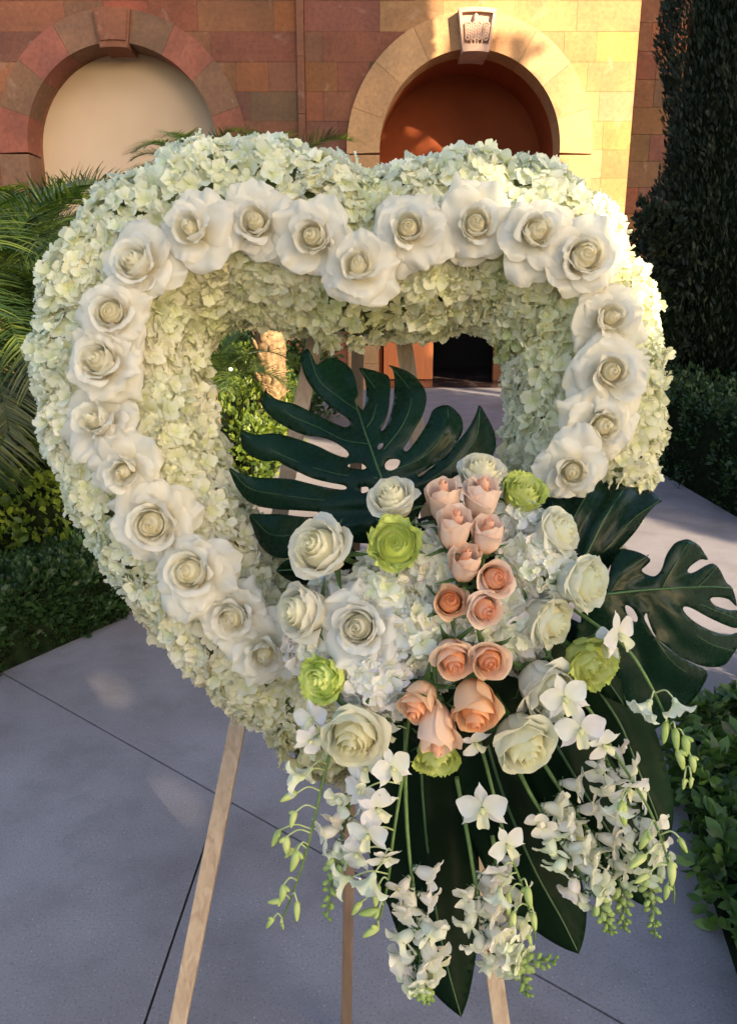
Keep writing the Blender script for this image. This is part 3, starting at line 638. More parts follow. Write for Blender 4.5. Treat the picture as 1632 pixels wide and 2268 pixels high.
for i in range(nS):
    s = i*nC/nS; P, T, N, B, r = frame(s); x, y, _ = cl(s)
    if 13.9 < s < 18.35: continue
    a = -118+rf.uniform(0, 8)
    while a < 122:
        aa = math.radians(a+rf.uniform(-3, 3)); da = math.degrees(step/r); a += da
        if abs(math.degrees(aa)) < 14 and rf.random() < 0.4: continue
        p = P+T*rf.uniform(-.008, .008)+(B*math.cos(aa)+N*math.sin(aa))*r*0.855
        d2 = ((HP-np.array(list(p)))**2).sum(1); j = int(d2.argmin()); dist = math.sqrt(d2[j])
        out = (B*math.cos(aa)+N*math.sin(aa)); lump = max(0, 1-(dist/0.075)**2)
        p = P+(p-P)*(0.85+0.17*lump+rf.uniform(-.04, .05)) + T*0
        n = (out*1.1+(p-hp[j])*9+Vector((rf.gauss(0, .46), rf.gauss(0, .46), rf.gauss(0, .46)))).normalized()
        c = hcol[j]; u = rf.random(); c = lerp(c, CREAM, 0.45*u) if u > .4 else lerp(c, GRN, 0.5*u)
        g = rf.uniform(0.9, 1.08); add_floret(HE[j], p, n, rf.uniform(0.62, 1.02), [q*g for q in c], rf); cnt += 1
print('florets', cnt)
for i, h in enumerate(HE):
    if not h.children: bpy.data.objects.remove(h)
IVORY_IN = (0.98, 0.94, 0.80); IVORY = (0.90, 0.865, 0.77)
LOOK = ['open creamy white rose, ', 'wide open white rose, ', 'ruffled open white rose, ']
for k, (x, y, rad, tx, ty, words) in enumerate(ROSES):
    d = 1.128+0.010*((k*7) % 5-2)/2
    rose(x, y, d, rad*1.05, tx+RR.uniform(-.22, .22), ty+RR.uniform(-.20, .14), OPEN[(k*3+k//8) % 8], IVORY_IN, IVORY, 'white_rose', LOOK[k % 3]+words, 'rose', 'open white roses ringing the heart', 0.056)
# ================================================================ THE BOUQUET
CW_IN, CW = (0.95, 0.91, 0.72), (0.92, 0.89, 0.79)
def cup(x, y, zc, rad, tx, ty, v, lab, ci=CW_IN, co=CW): rose(x, y, zc, rad*1.08, tx*1.25, ty*1.25, CUP[v], ci, co, 'white_rose', lab, 'rose', 'white roses of the bouquet', 0.030, True)
cup(868, 1105, 1.02, 46, -0.30, 0.75, 0, 'upright white rose in front of the big monstera leaf, above the lime rose')
cup(712, 1212, 1.03, 60, -0.45, 0.25, 1, 'white rose at the upper left of the bouquet, over a dark leaf')
cup(672, 1350, 1.04, 54, -0.85, 0.0, 2, 'white rose facing left, between the heart ring and the large open rose')
cup(1062, 1050, 1.05, 46, 0.15, 0.95, 3, 'topmost white rose of the bouquet, above the two highest peach roses')
cup(1225, 1178, 1.04, 48, 0.75, 0.40, 4, 'white rose in profile beside the upper right white hydrangea, against dark leaf', (0.92, 0.91, 0.73), (0.91, 0.90, 0.79))
cup(1280, 1285, 1.03, 56, 0.75, -0.02, 0, 'greenish white rose farthest right in the bouquet', (0.90, 0.90, 0.70), (0.89, 0.90, 0.78))
cup(1208, 1370, 1.02, 50, 0.75, -0.15, 1, 'greenish white rose directly under the farthest right one', (0.90, 0.89, 0.68), (0.89, 0.89, 0.76))
cup(1200, 1515, 1.02, 58, 0.50, -0.48, 2, 'white rose between the peach cluster and the lowest right lime rose', (0.86, 0.86, 0.70), (0.88, 0.87, 0.78))
cup(1150, 1632, 1.01, 60, 0.25, -0.45, 3, 'white rose lowest on the right, hanging over the dark spear leaves', (0.90, 0.89, 0.66), (0.89, 0.89, 0.74))
cup(785, 1612, 1.01, 62, -0.15, -0.35, 4, 'creamy white rose lowest on the left of the bouquet', (0.88, 0.85, 0.62), (0.88, 0.86, 0.70))
cup(1158, 1462, 1.06, 40, -0.2, 0.5, 0, 'half hidden white rose bud behind the one nearest the peach cluster')
rose(800, 1385, 1.015, 102, -0.28, 0.05, OPEN[2], (0.90, 0.87, 0.76), (0.88, 0.875, 0.84), 'white_rose', 'largest open white rose of the bouquet, left of the white hydrangea', 'rose', 'white roses of the bouquet', 0.056)
GI, GO = (0.76, 0.80, 0.34), (0.62, 0.70, 0.22)
def green(x, y, zc, rad, tx, ty, v, lab, k=1.0): rose(x, y, zc, rad, tx, ty, GREEN[v], [c*k for c in GI], [c*k for c in GO], 'lime_rose', lab, 'rose', 'lime green roses', 0.031, True)
green(873, 1202, 1.0, 58, -0.10, 0.12, 0, 'round lime rose at the top left, below an upright white rose', 1.0)
green(712, 1500, 1.02, 54, -0.80, 0.0, 1, 'lime and cream rose facing left at the lower left of the bouquet', 1.15)
green(1155, 1088, 1.06, 50, 0.25, 0.85, 2, 'ruffled lime rose pointing up, under the lowest ring rose on the right')
green(1300, 1462, 1.03, 62, 0.45, -0.30, 0, 'large lime rose at the right, above the orchid spray', 0.85)
green(965, 1672, 1.03, 52, 0.0, -0.85, 2, 'pale lime rose hanging at the bottom beneath the peach roses', 0.95)
def peach(x, y, zc, rad, tx, ty, v, lab, o=0.0):
    ci = lerp((0.93, 0.59, 0.43), (0.93, 0.50, 0.25), o); co = lerp((0.93, 0.74, 0.62), (0.93, 0.62, 0.36), o)
    rose(x, y, zc, rad*(1.12 if v < 5 else 1.0), tx*1.35, ty*(1.6 if v < 5 else 1.9), PEACH[v], ci, co, 'peach_rose', lab, 'rose', 'peach roses in the bouquet', 0.0255 if v < 5 else 0.0225, True)
peach(980, 1112, 1.02, 40, -0.15, 0.75, 5, 'peach bud top left of the peach cluster', 0.1)
peach(1060, 1108, 1.02, 42, 0.10, 0.75, 6, 'pink peach bud top right of the peach cluster', 0.0)
peach(1003, 1172, 0.99, 40, 0.05, 0.65, 7, 'tall peach bud below the top left one', 0.05)
peach(1074, 1186, 0.985, 36, 0.05, 0.65, 8, 'slim peach bud below the top right one', 0.0)
peach(1025, 1248, 0.985, 36, 0.05, 0.55, 5, 'small peach bud in the middle of the cluster with a folded lower petal', 0.1)
peach(1088, 1278, 0.99, 40, 0.12, 0.10, 0, 'pink peach rose facing front with a tight swirl, right of the small bud', 0.0)
peach(992, 1330, 1.0, 38, -0.05, 0.20, 1, 'orange peach bud in the left column, mostly closed', 0.6)
peach(1065, 1342, 0.99, 39, 0.12, -0.10, 2, 'pink peach rose below the one with a tight swirl', -0.1)
peach(998, 1450, 0.99, 44, 0.05, -0.25, 3, 'peach rose with yellow rim, left of its round twin', 0.35)
peach(1075, 1452, 0.985, 42, 0.02, -0.10, 4, 'round golden peach rose facing front, right of its twin', 0.4)
peach(925, 1548, 1.0, 44, -0.35, -0.45, 0, 'golden peach rose pointing down left, lowest on the left of its cluster', 0.65)
peach(1045, 1555, 0.99, 54, 0.0, -0.55, 1, 'biggest and most orange rose of the peach cluster', 0.85)
peach(965, 1605, 0.985, 44, -0.02, -0.80, 7, 'long pinkish orange rose hanging lowest of the peach cluster', 0.4)

# white hydrangea domes and the foam they stand in
fo = thing('bouquet_foam', 'dark green foam and foliage core of the bouquet, seen in gaps between roses', 'flower foam', at(1000, 1400, 1.14))
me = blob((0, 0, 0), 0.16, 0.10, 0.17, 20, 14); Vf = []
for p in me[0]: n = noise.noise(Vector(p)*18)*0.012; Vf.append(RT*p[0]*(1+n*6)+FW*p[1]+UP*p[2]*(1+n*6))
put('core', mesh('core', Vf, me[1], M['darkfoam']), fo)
def dome(x, y, zc, rad, tx, ty, n, col, lab, seed, wide=1.0):
    r = random.Random(seed); zc -= 0.022; c = at(x, y, zc); R = rad/F*zc; ax = axis_of(tx, ty); q = quat_to(ax)
    o = thing('white_hydrangea', lab, 'hydrangea', c, 'white hydrangeas inside the bouquet')
    n = int(n*1.7)
    for i in range(n):
        z = 1-1.15*(i+0.5)/n; rr = math.sqrt(max(0, 1-z*z)); ph = i*GA
        d = q@Vector((rr*math.cos(ph)*wide, rr*math.sin(ph), z)); p = c+d*R*r.uniform(0.88, 1.06)
        cc = lerp(col, (0.80, 0.83, 0.62), max(0, r.uniform(-.6, .9))*0.35)
        add_floret(o, p, (d+Vector((r.gauss(0, .33), r.gauss(0, .33), r.gauss(0, .33)))).normalized(), r.uniform(0.72, 1.0), [k*r.uniform(0.95, 1.04) for k in cc], r)
    put('flower_core', mesh('flower_core', *blob((0, 0, 0), R*0.84, R*0.84, R*0.84, 10, 8)[:2], M['foam']), o)
W_, PW = (0.95, 0.93, 0.85), (0.94, 0.87, 0.80)
dome(960, 1245, 1.06, 66, -.1, .2, 44, W_, 'white hydrangea dome between the round lime rose and the peach cluster', 1)
dome(860, 1300, 1.07, 72, -.2, .1, 46, W_, 'white hydrangea dome above the largest open rose', 2)
dome(925, 1385, 1.06, 78, 0, 0, 54, W_, 'white hydrangea dome to the right of the largest open rose', 3)
dome(835, 1500, 1.06, 80, -.1, -.2, 54, (0.88, 0.86, 0.86), 'white hydrangea dome under the largest open rose', 4)
dome(700, 1430, 1.09, 56, -.4, 0, 34, PW, 'pinkish white hydrangea dome between the lime rose and the ring of the heart', 5)
dome(1180, 1250, 1.07, 72, .2, .2, 48, W_, 'white hydrangea dome right of the peach cluster, upper half', 6)
dome(1140, 1375, 1.07, 72, .2, -.1, 46, W_, 'white hydrangea dome right of the peach cluster, lower half', 7)
dome(1145, 1158, 1.08, 44, .2, .4, 22, (0.90, 0.90, 0.90), 'small bright white hydrangea cluster under the upper right lime rose', 8)
dome(1030, 1400, 1.05, 42, 0, 0, 18, W_, 'small white hydrangea cluster between the peach pairs', 9)
dome(945, 1475, 1.08, 52, 0, 0, 26, W_, 'white hydrangea cluster left of the lower peach pair', 10)
dome(745, 1330, 1.10, 50, -.3, .2, 24, PW, 'pinkish white hydrangea cluster behind the left facing rose', 11)

# ---------------------------------------------------------------- big leaves
def inside(pt, poly):
    x, y = pt; c = False; n = len(poly)
    for i in range(n):
        x1, y1 = poly[i]; x2, y2 = poly[(i+1) % n]
        if (y1 > y) != (y2 > y) and x < (x2-x1)*(y-y1)/(y2-y1)+x1: c = not c
    return c
def smooth_poly(p, n=3):
    out = []; m = len(p)
    for i in range(m):
        a, b, c, d = [Vector(p[(i+k) % m]) for k in (-1, 0, 1, 2)]
        for k in range(n):
            t = k/n; q = 0.5*((2*b)+(c-a)*t+(2*a-5*b+4*c-d)*t*t+(3*b-a-3*c+d)*t**3); out.append((q.x, q.y))
    return out
def seg_d(p, a, b):
    ax, ay = a; bx, by = b; dx, dy = bx-ax, by-ay; t = max(0, min(1, ((p[0]-ax)*dx+(p[1]-ay)*dy)/(dx*dx+dy*dy+1e-9))); return math.hypot(p[0]-ax-t*dx, p[1]-ay-t*dy)
def traced_leaf(name, label, cat, outline, holes, veins, depth, mat, group=None, grid=13, fold=0.9, rims=None):
    """outline/holes/veins in photo units; depth(x, y) gives the distance of that point of the blade along the view axis"""
    O = smooth_poly(outline); HS = [smooth_poly(h, 2) for h in holes]
    pts, edges = [], []
    for lp in [O]+HS:
        k = len(pts); pts += [Vector(q) for q in lp]; edges += [(k+i, k+(i+1) % len(lp)) for i in range(len(lp))]
    xs = [q[0] for q in O]; ys = [q[1] for q in O]; y = min(ys); row = 0
    while y < max(ys):
        x = min(xs)+(grid/2 if row % 2 else 0)
        while x < max(xs):
            if inside((x, y), O) and not any(inside((x, y), h) for h in HS): pts.append(Vector((x, y)))
            x += grid
        y += grid*0.87; row += 1
    vs, _, fs = delaunay_2d_cdt(pts, edges, [], 0, 0.4)[:3]
    V = []; B = []
    segs = [(v[i], v[i+1]) for v in veins for i in range(len(v)-1)]
    for v in vs:
        d = min(seg_d(v, a, b) for a, b in segs); zc = depth(v.x, v.y)+fold*min(d, 55)**1.25/9000.0+0.006*noise.noise(Vector((v.x/70, v.y/70, 3)))
        V.append(zc)
    F2 = []
    for f in fs:
        c = ((vs[f[0]].x+vs[f[1]].x+vs[f[2]].x)/3, (vs[f[0]].y+vs[f[1]].y+vs[f[2]].y)/3)
        if inside(c, O) and not any(inside(c, h) for h in HS): F2.append(tuple(f))
    W = [at(v.x, v.y, z) for v, z in zip(vs, V)]; org = at(*veins[0][-1], depth(*veins[0][-1])+0.01)
    o = thing(name, label, cat, org, group)
    b = put('blade', mesh('blade', [w-org for w in W], F2, mat, True, [(v.x/100, v.y/100) for v in vs]), o)
    md = b.modifiers.new('thickness', 'SOLIDIFY'); md.thickness = 0.0007; md.offset = 0
    for k, v in enumerate(veins):
        sp = spline([at(x, y, depth(x, y)-(0.0006 if k else 0.0004)) for x, y in v], 5)
        t = tube([q-org for q in sp], (lambda u: 0.0010+0.0016*u) if k == 0 else (lambda u: 0.0007), 5)
        put('midrib' if k == 0 else 'vein', mesh('vein', t[0], t[1], M['leaf_vein'], True, t[2]), o)
    return o
P7 = lambda L: [c7(*p) for p in L]
P8 = lambda L: [c8(*p) for p in L]
m1 = P7([(490, 140), (452, 175), (455, 240), (480, 315), (525, 385), (590, 455), (660, 510), (720, 550), (742, 580), (728, 603), (690, 600), (620, 570), (540, 530), (460, 490), (400, 465), (320, 445), (265, 415), (240, 388), (210, 440), (225, 490), (270, 540), (320, 580), (400, 625), (480, 655), (560, 665), (640, 690), (710, 735), (735, 768), (712, 786), (640, 762), (560, 722), (480, 692), (360, 655), (280, 642), (180, 650), (110, 622), (93, 610), (95, 700), (120, 750), (180, 790), (250, 810), (310, 805), (350, 830), (430, 870), (520, 910), (620, 935), (700, 950), (722, 966), (700, 977), (620, 967), (520, 945), (400, 915), (300, 908), (200, 905), (90, 880), (28, 848), (45, 910), (80, 980), (130, 1040), (200, 1075), (300, 1092), (400, 1098), (500, 1105), (560, 1112), (540, 1135), (470, 1138), (330, 1122), (230, 1122), (148, 1125), (165, 1200), (200, 1290), (250, 1350), (310, 1378), (380, 1380), (430, 1330), (560, 1300), (760, 1290), (980, 1300), (1120, 1200), (1180, 1060), (1360, 900), (1560, 800), (1592, 760), (1606, 700), (1590, 620), (1550, 540), (1508, 475), (1490, 520), (1450, 600), (1390, 680), (1300, 780), (1180, 882), (1148, 900), (1150, 885), (1200, 855), (1280, 800), (1350, 730), (1400, 650), (1411, 600), (1400, 550), (1370, 510), (1330, 480), (1290, 477), (1238, 500), (1215, 545), (1190, 600), (1130, 690), (1082, 748), (1060, 742), (1062, 725), (1090, 680), (1130, 610), (1170, 540), (1192, 460), (1190, 400), (1165, 350), (1120, 300), (1060, 265), (970, 238), (992, 262), (1006, 320), (1003, 390), (998, 450), (985, 520), (960, 595), (935, 628), (924, 618), (945, 580), (970, 500), (978, 420), (981, 350), (968, 303), (930, 285), (850, 262), (795, 256), (820, 300), (836, 360), (836, 430), (822, 500), (805, 495), (770, 450), (788, 420), (783, 370), (768, 300), (735, 245), (670, 204), (600, 198), (545, 235), (520, 190)])
h1 = [P7([(905, 735), (912, 708), (935, 700), (938, 715), (925, 735)]), P7([(948, 825), (975, 798), (1020, 795), (1038, 810), (1022, 845), (985, 863), (955, 855)]), P7([(728, 830), (760, 818), (810, 822), (838, 845), (820, 857), (770, 853), (735, 843)]), P7([(795, 972), (820, 960), (848, 962), (850, 985), (815, 998)])]
v1 = [P7([(770, 450), (800, 540), (835, 650), (875, 760), (905, 850), (925, 900), (985, 1100)]), P7([(500, 170), (560, 330), (690, 440), (780, 500)]), P7([(245, 410), (380, 530), (560, 610), (700, 680), (845, 705)]), P7([(100, 640), (250, 730), (480, 830), (700, 890), (905, 908)]), P7([(35, 860), (150, 970), (350, 1010), (600, 1040), (940, 1050)]), P7([(160, 1140), (300, 1250), (600, 1210), (960, 1150)]),
      P7([(810, 270), (900, 400), (880, 540), (838, 610)]), P7([(985, 250), (1100, 400), (1060, 580), (900, 790)]), P7([(1320, 490), (1310, 620), (1180, 780), (950, 880)]), P7([(1510, 490), (1480, 680), (1300, 860), (1000, 1040)])]
def dep1(x, y): d = math.hypot(x-940, y-1180)/400; return 1.10+0.085*d*d+0.02*math.sin(x/70+y/95)*d
traced_leaf('monstera_leaf', 'big dark monstera leaf with deep fingers filling the opening of the heart', 'leaf', m1, h1, v1, dep1, M['monstera'])
# right side leaf: long fingered lobe reaching out of the frame
m2 = P8([(800, 1370), (830, 1250), (860, 1130), (900, 1085), (960, 1090), (1030, 1110), (1090, 1150), (1060, 1190), (1035, 1215), (1060, 1240), (1110, 1255), (1145, 1232), (1166, 1194), (1190, 1120), (1240, 1050), (1290, 1028), (1330, 1026), (1390, 1060), (1425, 1110), (1448, 1152), (1400, 1150), (1340, 1190), (1320, 1220), (1335, 1235), (1370, 1225), (1430, 1190), (1480, 1175), (1520, 1210), (1560, 1290), (1600, 1330), (1628, 1440), (1580, 1400), (1520, 1385), (1470, 1388), (1465, 1408), (1500, 1440), (1580, 1465), (1630, 1468), (1636, 1520), (1628, 1576), (1560, 1560), (1450, 1510), (1350, 1455), (1302, 1443), (1294, 1465), (1330, 1510), (1400, 1560), (1500, 1605), (1580, 1618), (1640, 1608),
    (1640, 1680), (1590, 1760), (1560, 1800), (1500, 1820), (1400, 1810), (1250, 1740), (1130, 1640), (1080, 1530), (1068, 1485), (1052, 1500), (1060, 1540), (1100, 1610), (1200, 1700), (1330, 1790), (1440, 1845), (1420, 1930), (1340, 2040), (1200, 2150), (1080, 2230), (990, 2240), (900, 2150), (840, 2060), (800, 1930), (740, 1880), (660, 1800), (620, 1650), (650, 1500), (720, 1420)])
h2 = [P8([(932, 1445), (948, 1435), (985, 1462), (1010, 1510), (1005, 1538), (975, 1530), (945, 1490)]), P8([(622, 1492), (640, 1486), (658, 1505), (656, 1540), (640, 1540), (626, 1520)])]
v2 = [P8([(1600, 1330), (1450, 1320), (1200, 1330), (1000, 1345), (800, 1368)]), P8([(1330, 1040), (1230, 1200), (1160, 1335)]), P8([(1500, 1200), (1430, 1280), (1380, 1325)]), P8([(1630, 1520), (1450, 1450), (1200, 1335)]), P8([(1600, 1720), (1400, 1640), (1090, 1345)]), P8([(1400, 1900), (1200, 1760), (950, 1350)]), P8([(1000, 2200), (900, 1900), (840, 1390)]), P8([(1080, 1120), (940, 1220), (830, 1370)])]
def dep2(x, y): d = math.hypot(x-1290, y-1320)/330; return 1.10+0.07*d*d+0.015*math.sin(x/50)*d
traced_leaf('monstera_leaf', 'dark monstera leaf spreading right with long slots of light', 'leaf', m2, h2, v2, dep2, M['monstera'])
m3 = P8([(380, 900), (400, 800), (430, 770), (520, 730), (640, 722), (680, 722), (690, 690), (740, 660), (830, 648), (900, 662), (935, 695), (1060, 705), (1120, 740), (1162, 785), (1120, 812), (1060, 880), (1000, 970), (930, 1050), (895, 1085), (860, 1150), (780, 1250), (600, 1180), (450, 1050)])
v3 = [P8([(920, 720), (800, 900), (700, 1100), (640, 1180)]), P8([(1140, 790), (980, 900), (800, 1100)]), P8([(700, 735), (620, 880), (560, 1050)]), P8([(480, 790), (520, 950), (560, 1080)])]
def dep3(x, y): return 1.13+0.06*((x-1280)/150)**2*0.5+0.05*max(0, (1180-y)/150)**2
traced_leaf('monstera_leaf', 'folded dark monstera leaf standing above the right hand white roses', 'leaf', m3, [], v3, dep3, M['monstera'], fold=1.8)
# spear leaves hanging under the bouquet: midrib path, half width profile
def spear(path, wid, zc0, zc1, label, seed, tipn=1.0):
    pts = spline([(x, y, 0) for x, y in path], 8); n = len(pts)-1; L, R = [], []
    for i, p in enumerate(pts):
        u = i/n; t = (pts[min(i+1, n)]-pts[max(i-1, 0)]); t.normalize(); nn = Vector((-t.y, t.x, 0))
        w = wid*(math.sin(PI*min(1, 0.10+0.90*u)**0.85)**0.8 if u < 0.999 else 0.0); w = max(w, 0.8)
        L.append((p.x+nn.x*w, p.y+nn.y*w)); R.append((p.x-nn.x*w, p.y-nn.y*w))
    mid = [(p.x, p.y) for p in pts][::-1]
    y0 = path[0][1]; y1 = path[-1][1]
    dep = lambda x, y: zc0+(zc1-zc0)*max(0, (y-y0)/(y1-y0+1e-6))**1.5
    sd = [mid[::4]+[mid[-1]] if (len(mid)-1) % 4 else mid[::4]]
    traced_leaf('spear_leaf', label, 'leaf', [L[i] for i in range(0, n+1, 2)]+[R[i] for i in range(n-(n % 2), -1, -2)], [], sd, dep, M['spear_leaf'], 'dark spear leaves under the bouquet', grid=20, fold=1.3)
spear([(930, 1560), (935, 1750), (955, 1950), (985, 2120), (1021, 2252)], 112, 1.13, 1.10, 'longest dark spear leaf, its tip reaching lowest near the right easel leg', 1)
spear([(1060, 1580), (1110, 1750), (1180, 1920), (1240, 2030), (1281, 2112)], 100, 1.12, 1.10, 'dark spear leaf second longest, tip hanging over the grey paving', 2)
spear([(1180, 1560), (1260, 1700), (1340, 1830), (1400, 1930), (1437, 2010)], 92, 1.11, 1.09, 'dark spear leaf behind the right snapdragons, its tip by the budding orchid', 3)
spear([(1290, 1480), (1370, 1600), (1410, 1700), (1450, 1800), (1475, 1880)], 66, 1.14, 1.12, 'narrow dark spear leaf at the far right beside the paving', 4)
spear([(860, 1560), (862, 1700), (870, 1850), (890, 1980), (930, 2100)], 62, 1.16, 1.14, 'short dark spear leaf at the left edge of the fan', 5)
spear([(780, 1215), (740, 1250), (690, 1262), (640, 1262), (612, 1264)], 36, 1.09, 1.12, 'small dark leaf poking out left between two white roses', 6)
spear([(1150, 1400), (1230, 1420), (1320, 1480), (1380, 1560)], 60, 1.13, 1.12, 'dark leaf tucked behind the right hand lime rose', 7)

# ---------------------------------------------------------------- orchid sprays and snapdragons
def plate(L, W, lift, cup_, ph, tipx=0.0, ns=6, nr=7, seed=0, base=0.15, z0=0.0):
    V, U = [], []; sv = Vector((seed*4.7, 1, 0))
    for i in range(nr+1):
        for j in range(ns+1):
            s = -1+2*j/ns; u = i/nr; wf = base+(1-base)*math.sin(PI*min(1, 0.08+0.84*u)**1.15); l = u*(1-0.10*abs(s)**2)*(1+tipx*math.exp(-(s/.25)**2)*u**3)
            x = 0.0015+l*L; y = s*W*wf; z = z0+lift*x-1.1*lift*x*x/L*0.5+cup_*y*y/W+0.10*L*u*noise.noise(sv+Vector((s*1.5, u*2, 0)))
            V.append((x*math.cos(ph)-y*math.sin(ph), x*math.sin(ph)+y*math.cos(ph), z)); U.append((0.25+0.7*u, j/ns))
    return V, [(i*(ns+1)+j, (i+1)*(ns+1)+j, (i+1)*(ns+1)+j+1, i*(ns+1)+j+1) for i in range(nr) for j in range(ns)], U
OM = M['orchid_petal']
def mk(name, parts, mat): V, Fc, U = join(parts); return mesh(name, V, Fc, mat, True, U)
ORCHID = []
for k in range(3):
    fl = random.Random(40+k)
    pets = [('petal', mk('petal', [plate(0.024, 0.0125, fl.uniform(-.1, .4), 0.3, a, seed=k*9+i, base=0.12)], OM)) for i, a in enumerate((0.25+fl.uniform(-.1, .2), PI-0.25+fl.uniform(-.1, .1)))]
    seps = [('sepal', mk('sepal', [plate(0.022, 0.0062, fl.uniform(-.3, .2), -0.2, a, tipx=0.2, seed=k*9+5+i, base=0.4, z0=-0.001)], OM)) for i, a in enumerate((PI/2, PI/2+2.25, PI/2-2.25))]
    lip = mk('lip', [plate(0.016, 0.006, 0.9, 1.2, -PI/2, seed=k+30, base=0.6), blob((0, -0.001, 0.004), 0.0028, 0.0034, 0.004, 7, 6)], OM)
    ORCHID.append((lip, pets+seps))
OPARTIAL = mk('half_open', [plate(0.020, 0.0075, 1.5, 0.9, a, seed=i+70, base=0.35) for i, a in enumerate((0.2, 1.5, 2.8, 4.0, 5.2))]+[blob((0, 0, 0.004), 0.004, 0.004, 0.006, 7, 6)], OM)
def bud_mesh(seed):
    r = random.Random(seed); V, Fc, U = blob((0, 0, 0.011), 0.0052, 0.0046, 0.012, 10, 9); W = []
    for p in V:
        t = p.z/0.023; k = 1.15-0.5*t; W.append(Vector((p.x*k+0.004*t*t, p.y*k, p.z)))
    s = blob((-0.004, 0, 0.004), 0.003, 0.0028, 0.0055, 7, 5, Matrix.Rotation(-0.9, 3, 'Y')); return mk('bud', [(W, Fc, U), s], M['bud'])
BUDS = [bud_mesh(1)]
def snap_mesh(seed):                       # short tube opening in five broad soft lobes, along +Z
    r = random.Random(seed); V, U = [], []; n, m = 6, 10; sv = Vector((seed*3.3, 2, 1))
    for i in range(n+1):
        u = i/n
        for k in range(m):
            a = 2*PI*k/m; rad = 0.0034+0.0036*sm(u, 0, .7); V.append((rad*math.cos(a)+0.003*u*u, rad*math.sin(a)*0.85, 0.017*u)); U.append((0.30+0.5*u, k/m))
    Fc = [(i*m+k, i*m+(k+1) % m, (i+1)*m+(k+1) % m, (i+1)*m+k) for i in range(n) for k in range(m)]
    lobes = []
    for i, a in enumerate((0.55, -0.55, 2.1, 3.14, 4.2)):
        q = plate(0.0135*r.uniform(.85, 1.1), 0.0082*r.uniform(.9, 1.1), r.uniform(0.2, 1.2), r.uniform(-.5, .9), a+r.uniform(-.15, .15), seed=seed*7+i, base=0.55, nr=6, ns=6, z0=0.0155)
        lobes.append(([Vector((p[0]*1.0+math.cos(a)*0.0045+0.003, p[1]+math.sin(a)*0.0040, p[2])) for p in map(Vector, q[0])], q[1], q[2]))
    th = blob((0.004, 0, 0.0165), 0.0052, 0.0050, 0.0045, 8, 6); return mk('blossom', [(V, Fc, U), th]+lobes, OM)
SNAPS = [snap_mesh(i+1) for i in range(4)]
cal = [blob((0, 0, 0.0005), 0.0034, 0.0034, 0.003, 7, 5)]+[plate(0.007, 0.0024, 1.0, 0, a, seed=i, base=0.5, nr=3, ns=2) for i, a in enumerate((0, 1.3, 2.5, 3.8, 5.1))]
SCAL = mk('calyx', cal, M['sepal']); GBUD = mk('green_bud', [blob((0, 0, 0.006), 0.0042, 0.0042, 0.0068, 8, 6)], M['bud'])
RO = random.Random(77)
def px3(p): return at(p[0], p[1], p[2])
def dirpx(dx, dy, tow): return (RT*dx-UP*dy-FW*tow).normalized()
OWHITE = (0.88, 0.86, 0.84); BG, BY = (0.36, 0.46, 0.14), (0.58, 0.62, 0.24)
def near_on(path, x, y): return min(path, key=lambda q: (q-at(x, y, 1.0)).length)
def spray(label, stem, flowers, buds, halves=()):
    path = spline([px3(p) for p in stem], 8); o = thing('orchid_spray', label, 'orchid', path[0], 'white orchid sprays hanging from the bouquet')
    V, Fc, U = tube([p-path[0] for p in path], lambda u: 0.0026-0.0014*u, 7); put('stem', mesh('stem', V, Fc, M['stem'], True, U), o)
    def join_stem(p, zt):
        q = min(path, key=lambda w: (w-p).length+max(0, (p-w).dot(UP))*1.0+abs((w-p).length-0.02)*0.4)
        md = (p+q)/2+UP*0.008-FW*0.004; t = tube([w-path[0] for w in spline([q, md, p], 5)], 0.0011, 5)
        put('pedicel', mesh('pedicel', t[0], t[1], M['pedicel'], True, t[2]), o)
    for (x, y, z, sc, dx, dy, roll) in flowers:
        p = at(x, y, z); lip, ps = ORCHID[RO.randrange(3)]; q = quat_to(dirpx(dx*1.8+RO.uniform(-.2, .2), dy*1.5+RO.uniform(-.2, .2), 1.0), roll)
        f = put('orchid_flower', lip, o, p-path[0], q, sc*0.90, (0.88, 0.86, 0.62))
        for nm, me in ps: put(nm, me, f, color=[c*RO.uniform(0.96, 1.02) for c in OWHITE])
        join_stem(p-dirpx(dx, dy, 1.0)*(-0.001)+FW*0.003, z)
    for (x, y, z, sc, dx, dy) in halves:
        p = at(x, y, z); put('half_open_flower', OPARTIAL, o, p-path[0], quat_to(dirpx(dx, dy, 0.15), RO.uniform(0, 6)), sc, (0.84, 0.87, 0.70)); join_stem(p, z)
    for (x, y, z, sc, dx, dy) in buds:
        p = at(x, y, z); u = RO.random(); put('bud', BUDS[0], o, p-path[0]-dirpx(dx, dy, .1)*0.010*sc, quat_to(dirpx(dx, dy, 0.1), RO.uniform(0, 6)), sc, lerp(BG, BY, u)); join_stem(p-dirpx(dx, dy, .1)*0.010*sc, z)
Z1 = 0.99
